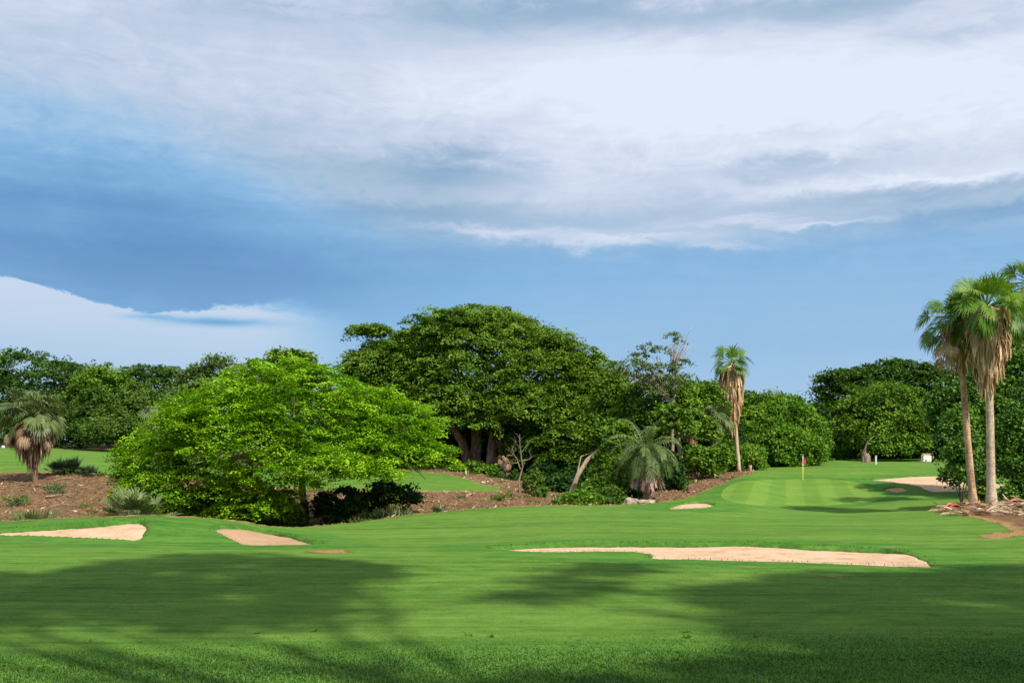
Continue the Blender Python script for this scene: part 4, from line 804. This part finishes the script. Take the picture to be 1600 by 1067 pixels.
mb = MB(); tube(mb, [(x, y, z-.02), (x, y, z+.024)], .075, 14); mb.build('cup_rim', WHITE, r)
def boxmesh(mb, c, s, bev=.02):
    c = np.array(c, float); hx, hy, hz = [q/2 for q in s]; a = min(bev, hx*.4, hy*.4, hz*.4)
    pts = []; P = [(-1, -1), (1, -1), (1, 1), (-1, 1)]
    rings = [(-hz, a), (-hz+a, 0), (hz-a, 0), (hz, a)]
    v = []
    for zz_, ins in rings:
        for sx, sy in P:
            v += [(sx*(hx-ins-a*(sx*sy > 0)), sy*(hy-ins-a*(sx*sy < 0)), zz_), (sx*(hx-ins-a*(sx*sy < 0)), sy*(hy-ins-a*(sx*sy > 0)), zz_)]
    v = np.array(v)+c; q = []
    for k in range(3):
        for e in range(8): q.append((k*8+e, k*8+(e+1) % 8, k*8+8+(e+1) % 8, k*8+8+e))
    v = np.vstack([v, c-[0, 0, hz], c+[0, 0, hz]]); tr = [(32, (e+1) % 8, e) for e in range(8)]+[(33, 24+e, 24+(e+1) % 8) for e in range(8)]
    mb.add(v, q, tr)
def post(label, px, py, h, w=.12, mat=WHITE):
    x, y = ray(px, py); z = gz(x, y); r = thing('marker_post', label, 'post', (x, y, z)); mb = MB(); boxmesh(mb, (x, y, z+h/2-.05), (w, w, h+.1), .02); mb.build('post', mat, r)
    mb = MB(); boxmesh(mb, (x, y, z+h+.02), (w*1.15, w*1.15, .05), .015); mb.build('cap', mat, r)
post('white marker post behind the putting green, right of the gnarled stump', 1368.5, 725.5, .95, .17)
post('white marker post where the far fairway meets the dark trees', 728, 742, .42, .13)
x, y = ray(1449, 722.5); z = gz(x, y); r = thing('framed_panel', 'white panel in a rounded brown frame standing on the far turf', 'panel', (x, y, z)); k = y/F
fr = MB(); w_, h_ = 18*k, 13.5*k; pts = [(-w_/2, 0), (-w_/2, h_*.75), (-w_*.42, h_), (w_*.42, h_), (w_/2, h_*.75), (w_/2, 0)]
for a_, b_ in zip(pts[:-1], pts[1:]): tube(fr, [(x+a_[0], y, z+a_[1]-.05), (x+b_[0], y, z+b_[1]-.05+.001)], .085, 10)
boxmesh(fr, (x, y+.06, z+h_*.5), (w_*.96, .05, h_*.94)); fr.build('frame', WOODF, r, smooth=False)
fr = MB(); boxmesh(fr, (x, y-.02, z+h_*.47), (w_*.72, .06, h_*.82), .015); fr.build('panel', WHITE, r); fr = MB(); tube(fr, [(x-w_*.13, y-.04, z+h_*.22), (x-w_*.13, y-.075, z+h_*.22)], .09, 12); fr.build('spot', DRK, r)  # small flat dark disc on the panel
def ball(label, px, py, rad):
    x, y = ray(px, py); z = gz(x, y)+rad*.8; mb = MB(); n = 10; th = np.linspace(0, math.pi, n); P = np.stack([0*th+x, 0*th+y, z+rad*np.cos(th)], 1); tube(mb, P, np.maximum(rad*np.sin(th), .001), 14, .5, 0, False); o = mb.build('tee_marker', WHITE, smooth=True, origin=(x, y, z-rad)); tag(o, label, 'tee marker')
ball('small white tee marker ball left of the gnarled stump', 1292, 718.5, .17)
ball('small white tee marker ball on the far left fairway', 5, 701, .24)
# rocks at the ravine mouth
ROCK = barkmat('rock', (.18, .14, .10), (.44, .38, .29), 3)
def rock(label, px, D, s):
    b = GP(px, D); mb = MB(); n, m_ = 9, 14; th = np.linspace(.05, math.pi-.05, n); ph = np.linspace(0, 2*math.pi, m_, endpoint=False); T_, P_ = np.meshgrid(th, ph, indexing='ij')
    d = np.stack([np.sin(T_)*np.cos(P_), np.sin(T_)*np.sin(P_), np.cos(T_)], -1); rr = 1+.18*np.sin(d[..., 0]*4+s[0]*9)+.15*np.sin(d[..., 1]*5+d[..., 2]*3)+rng.normal(size=T_.shape)*.05
    v = (d*rr[..., None]*np.array(s)).reshape(-1, 3)+b+[0, 0, s[2]*.5]; i = np.arange(n-1)[:, None]*m_; j = np.arange(m_)[None]; j2 = (j+1) % m_
    mb.add(v, np.stack([i+j, i+m_+j, i+m_+j2, i+j2], -1).reshape(-1, 4)); mb.add(np.vstack([v[:m_], v[:m_].mean(0)]), None, [(a, (a+1) % m_, m_) for a in range(m_)]); o = mb.build('rock', ROCK, origin=b); tag(o, label, 'rock')
rock('bigger cream rock at the foot of the feather palm', 986, 63.2, (.42, .35, .38)); rock('flat pale rock right of the bigger one, at the turf edge', 1010, 62.2, (.50, .3, .17))
rock('small pale stone between the rounded shrubs and the cream rock', 974, 63, (.2, .2, .16))
# sawn pale limb sticking out of the right tree
r = bpy.data.objects['broadleaf_tree'] if False else None
# ------------------------------------------------------------ fallen branches, litter, debris
def branch(label, px, D, ang, L, rad, mat, group):
    b = GP(px, D); mb = MB(); d = np.array([math.cos(ang), math.sin(ang), 0]); P = []
    for t in np.linspace(0, 1, 8):
        p = b+d*L*t+np.array([-d[1], d[0], 0])*.12*L*math.sin(t*4+ang); p[2] = gz(p[0], p[1])+rad*1.2+.06*math.sin(t*3); P.append(p)
    P = np.array(P); tube(mb, P, np.linspace(rad, rad*.35, 8), 7, .5, .2)
    for q in range(3):
        a = P[rng.integers(2, 6)]; e = a+np.array([d[0]*.4+rng.normal()*.3, d[1]*.4+rng.normal()*.3, rng.uniform(.05, .35)])*L*.45; tube(mb, curve(a, e, .05, 5, .08), np.linspace(rad*.45, rad*.15, 5), 5, .5)
    o = mb.build('fallen_branch', mat, smooth=True, origin=b); tag(o, label, 'branch', group)
g = 'bare branches fallen on the left bank'
for lab, px, D, ang, L, rd in [('thick pale fallen branch right at the foot of the left fan palm', 60, 72.5, -.75, 1.9, .11), ('long fallen branch pointing right below the left fan palm', 66, 72, -.15, 3.4, .08),
   ('tan fallen branch lying lower on the left bank, pointing right', 72, 68.5, -.25, 2.6, .09), ('forked fallen branch left of the left palm trunk', 40, 73, 2.7, 1.6, .07), ('thin fallen branch near the left bank toe', 78, 65, .1, 2.2, .06),
   ('short fallen branch high on the bank right of the left palm', 84, 74.5, .3, 1.8, .07)]: branch(lab, px, D, ang, L, rd*.8, BK['grey'], g)
def scatter_litter():
    """chips, twigs and dead leaves lying over the bare banks"""
    mb = MB(); n = 150000
    px = rng.uniform(-120, 1240, n); D = rng.uniform(50, 112, n); x = (px-800)/F*D; y = D; m = np.concatenate([mulch_d(x[i:i+50000], y[i:i+50000]) for i in range(0, n, 50000)]); k = m > -.05
    x, y, m = x[k], y[k], m[k]; keep = rng.random(len(x)) < .55; x, y = x[keep], y[keep]; z = height(x, y); n = len(x)
    P = np.stack([x, y, z+.03], 1); nr = norm(np.stack([rng.normal(size=n)*.8, rng.normal(size=n)*.8-.4, np.ones(n)], 1))
    leafcards(mb, P, nr, rng.uniform(.04, .17, n)*np.where(rng.random(n) < .06, 3.2, 1), .28, rng.random(n)**1.3, .05)
    lm = leafmat('litter', (.040, .022, .012), (.20, .125, .070), (.46, .34, .23), .0, .9, .1, odd=(.66, .56, .44)); o = mb.build('bank_litter', lm); tag(o, 'twigs, chips and dead leaves strewn over the brown banks', 'litter', kind='stuff')
scatter_litter()
def bank_weeds():
    mb = MB(); n0 = 420; px = rng.uniform(-60, 1170, n0); D = rng.uniform(52, 108, n0)
    for a, d in zip(px, D):
        x = (a-800)/F*d; m = mulch_d(np.array([x]), np.array([d]))[0]
        if m < .1 or vnoise(np.array([x/4]), np.array([d/4]), 77)[0] < -.05: continue
        n = rng.integers(12, 60); q = rng.uniform(.12, .5); z = gz(x, d); p = np.array([x, d, z])+np.stack([rng.normal(size=n)*q*.7, rng.normal(size=n)*.2, np.zeros(n)], 1)
        o = norm(np.stack([rng.normal(size=n), rng.normal(size=n), rng.uniform(.5, 2.5, n)], 1)); h = q*rng.uniform(.6, 1.2, n)[:, None]
        ribbons(mb, np.stack([p, p+o*h*.6, p+o*h-[0, 0, .04]], 1), norm(np.cross(o, rng.normal(size=(n, 3)))), np.array([.7, 1, .1])[None]*.06*np.ones((n, 1)), rng.random(n))
    o = mb.build('bank_weeds', LM['olive']); tag(o, 'sparse green weeds sprouting over the brown banks', 'ground cover', kind='stuff')
bank_weeds()
def debris():
    mb = MB(); n = 0; P = DEBRIS; lo, hi = P.min(0), P.max(0)
    c0 = GP(1545, 55.0)
    for i in range(2400):
        x, y = rng.uniform(lo[0], hi[0]), rng.uniform(lo[1], hi[1])
        if sdf_poly(np.array([x]), np.array([y]), P)[0] > -.15: continue
        dens = math.exp(-((x-c0[0]-1.6)/3.6)**2-((y-c0[1])/2.0)**2)
        if rng.random() > dens*.9: continue
        z = gz(x, y)+rng.random()*.42*dens; a = rng.normal(0, .7)+(math.pi if rng.random() < .5 else 0); L = rng.uniform(.35, 1.7); e = rng.normal()*.16
        p0 = np.array([x, y, z+.03]); p1 = p0+np.array([math.cos(a)*L, math.sin(a)*L*.6, math.sin(e)*L]); p1[2] = max(p1[2], gz(p1[0], p1[1])+.03)
        rad = rng.uniform(.012, .05); tube(mb, curve(p0, p1, rng.normal()*.05, 5, .05), np.linspace(rad, rad*.5, 5), 5, rng.random(), .1)
    m = leafmat('brush_sticks', (.05, .03, .018), (.24, .15, .09), (.62, .48, .35), 0, .85, .15); o = mb.build('brush_pile', m, origin=(c0[0], c0[1], c0[2])); tag(o, 'heap of dry sticks and cut branches at the feet of the tall palm pair', 'debris', kind='stuff')
    mb = MB(); n = 700; px = rng.uniform(1470, 1640, n); D = rng.uniform(50, 58, n); x = (px-800)/F*D; s = -sdf_poly(x, D, P); k = s > 0; x, y = x[k], D[k]; n = len(x)
    a = rng.uniform(-.5, .5, n); o_ = norm(np.stack([np.cos(a)*np.where(rng.random(n) < .5, 1, -1), np.sin(a), rng.uniform(.0, .5, n)], 1)); p = np.stack([x, y, height(x, y)+rng.random(n)*.15], 1); L = rng.uniform(.3, .9, n)[:, None]
    ribbons(mb, np.stack([p, p+o_*L*.5, p+o_*L*.9-[0, 0, .05]*L, p+o_*L*1.1-[0, 0, .15]], 1), norm(np.cross(o_, rng.normal(size=(n, 3)))), np.array([.5, 1, .7, .1])[None]*.10*np.ones((n, 1)), rng.random(n)); o = mb.build('dead_leaf_litter', DEADB); tag(o, 'torn dead palm leaves lying in the brush heap on the right', 'litter', kind='stuff')
    REDM = leafmat('red_bract', (.20, .03, .015), (.42, .07, .035), (.60, .20, .12), .1, .6, .3)
    for i, (lab, px, D, L) in enumerate([('red dead palm bract at the left end of the brush heap', 1488, 55.6, .9), ('second red bract lying across the first at the left of the brush heap', 1494, 55.0, .8), ('reddish bract between the two palm trunks', 1514, 55.2, .5), ('long red bract at the right edge of the view on the brush heap', 1588, 55, 1.0), ('small orange bract in front of the right palm trunk', 1536, 54.6, .45)]):
        b = GP(px, D); a = [.4, -.6, .2, .15, .9][i]; t = np.linspace(0, 1, 8); mb = MB(); Pp = b+np.stack([np.cos(a)*t*L-L*.5, np.sin(a)*t*L*.5, .16+.18*np.sin(t*3)], 1)
        for s_ in (-1, 0, 1): ribbons(mb, Pp[None]+np.array([0, s_*.04, abs(s_)*.05]), np.array([[-.3*s_, .7, .7*s_+.3]]), (np.sin(t*2.9+.1)*.2+.02)[None], .5+.2*s_)
        o = mb.build('palm_bract', REDM, origin=b); tag(o, lab, 'bract', 'red bracts in the brush heap')
debris()
# hanging red bract and pale roots in the glossy trees
# ------------------------------------------------------------ turf blades near the camera
def turf():
    n = 330000; D = 12.5*np.exp(rng.random(n)*math.log(30/12.5)); u = rng.uniform(-.60, .60, n); x = u*D; y = D; z = height(x, y)
    ro = 17.4+.06*x+1.8*vnoise(x/5, y/4, 41)-y; tall = np.clip(ro/2.2+.5, 0, 1); keep = rng.random(n) < .35+.65*tall; x, y, z, tall = x[keep], y[keep], z[keep], tall[keep]; n = len(x)
    h = (.014+.022*tall)*rng.uniform(.5, 1.4, n)*(1+.7*np.clip(vnoise(x/.5, y/.5, 61)*2, 0, 1)*tall); a = rng.random(n)*6.283; l = rng.uniform(.1, .9, n)
    p = np.stack([x, y, z-.004], 1); o = np.stack([np.cos(a)*l, np.sin(a)*l, np.ones(n)], 1); p1 = p+o*h[:, None]*.55; p2 = p+o*h[:, None]*[1.35, 1.35, .95]
    b = a+1.57+rng.normal(size=n)*.6; s = np.stack([np.cos(b), np.sin(b), 0*b], 1); w = (.0045+.0045*tall)*(D[keep]/15)
    v = np.stack([p-s*w[:, None], p+s*w[:, None], p1+s*w[:, None]*.8, p1-s*w[:, None]*.8, p2], 1).reshape(-1, 3); i = np.arange(n)[:, None]*5
    mb = MB(); mb.add(v, (i+np.array([0, 1, 2, 3])), (i+np.array([3, 2, 4])), np.repeat(np.clip(rng.random(n)*.75+.25*vnoise(x/1.2, y/2.0, 62), 0, 1), 5))
    m = leafmat('turf_blades', (.028, .094, .010), (.068, .165, .018), (.150, .265, .036), .2, .5, .3, odd=(.34, .36, .12)); o = mb.build('turf_grass', m); tag(o, 'short turf grass blades across the foreground', 'grass', kind='stuff')
turf()
def tufts():
    """coarser weeds and the ragged grass fringe round the bunkers"""
    mb = MB()
    for k, P in BP.items():
        seg = np.vstack([P, P[:1]]); d = np.linalg.norm(np.diff(seg, axis=0), axis=1); L = d.sum(); n = int(L*(60 if k in 'abc' else 40)); t = rng.random(n)*L; cs = np.concatenate([[0], np.cumsum(d)])
        x = np.interp(t, cs, seg[:, 0])+rng.normal(size=n)*.08; y = np.interp(t, cs, seg[:, 1])+rng.normal(size=n)*.08; sd = sdf_b(x, y); kk = (sd > 0) & ((sdf_b(x, y+.6) > 0) | (rng.random(n) < .12)); x, y = x[kk], y[kk]; n = len(x); z = height(x, y)+.05
        a = rng.random(n)*6.28; o = norm(np.stack([np.cos(a)*.6, np.sin(a)*.6, np.ones(n)], 1)); h = rng.uniform(.012, .035, n)[:, None]; p = np.stack([x, y, z], 1)
        s = norm(np.cross(o, rng.normal(size=(n, 3)))); ribbons(mb, np.stack([p-[0, 0, .03], p+o*h*.6, p+o*h], 1), s, np.array([1, .8, .1])[None]*.022*np.ones((n, 1)), rng.random(n))
    o = mb.build('bunker_fringe', LM['mid']); tag(o, 'ragged longer grass fringe around the bunkers', 'grass', kind='stuff')
    mb = MB()
    for i in range(60):
        D = rng.uniform(13.5, 19); x = rng.uniform(-.5, .5)*D; n = rng.integers(10, 34); z = gz(x, D); q = rng.uniform(.03, .10)
        p = np.array([x, D, z])+np.stack([rng.normal(size=n)*.03, rng.normal(size=n)*.03, np.zeros(n)], 1); o = norm(np.stack([rng.normal(size=n), rng.normal(size=n), rng.uniform(.3, 1.6, n)], 1)); h = q*rng.uniform(.6, 1.3, n)[:, None]
        ribbons(mb, np.stack([p, p+o*h*.6, p+o*h-[0, 0, .01]], 1), norm(np.cross(o, rng.normal(size=(n, 3)))), np.array([1, .9, .1])[None]*.012*np.ones((n, 1)), rng.random(n)*.9)
    o = mb.build('turf_weeds', LM['mid']); tag(o, 'scattered darker weeds in the near rough grass', 'grass', kind='stuff')
tufts()
# ------------------------------------------------------------ the trees beside and behind the camera, which shade the foreground
def shade_tree(label, targets, h, trunk_xy, hs=None):
    d = -np.array([sd.x, sd.y])/sd.z            # ground shift of a shadow per metre of height
    bl = []
    for (tx, ty, r) in targets:
        hh = h+rng.uniform(-1, 1); c = np.array([tx-d[0]*hh, ty-d[1]*hh, hh]); bl.append((c, (r, r, r*.42)))
    b = np.array([*trunk_xy, gz(*trunk_xy)]); root = thing('shade_tree', label, 'tree', b-[0, 0, .1]); mb = MB()
    e = crown(mb, bl, .55, 1.1, 1.6, 30, zmin=-.4, inner=.3, back=1.0); mb.build('crown', LM['big'], root); tb = MB(); cen = np.mean([q[0] for q in bl], 0)
    limbs(tb, b, b*.45+cen*.55-np.array([0, 0, 4]), e, 14, .45, 4); tb.build('trunk', BK['grey'], root, smooth=True)
shade_tree('tall shade tree right of the viewpoint, shading the left of the near fairway', [(-14, 22.8, 4.2), (-8.5, 27.5, 3.8), (-7, 22.6, 3.2), (-18.5, 22.5, 4), (-5.6, 28.0, 1.9), (-22, 26, 5)], 34, (17, -6))
shade_tree('smaller shade tree behind the viewpoint, throwing the narrow middle shadow', [(2.7, 28.0, 1.1), (1.7, 25.6, 1.0), (0.3, 23.0, .6)], 33, (27, -2))
shade_tree('broad shade tree far right of the viewpoint, shading the right near fairway', [(6.2, 22.8, 2.0), (9.5, 24.6, 2.8), (14.0, 25, 3.4), (7, 19.6, 2.8), (12, 20, 3.4), (18, 27, 3.4), (19, 22, 4), (10, 22, 2.8)], 33, (36, -8))
shade_tree('shade tree directly behind the viewpoint, shading the nearest grass', [(1.0, 14.0, 1.3), (4.2, 14.8, 1.8), (8, 15.5, 2.4), (12, 16, 2.6)], 33, (26, -14))
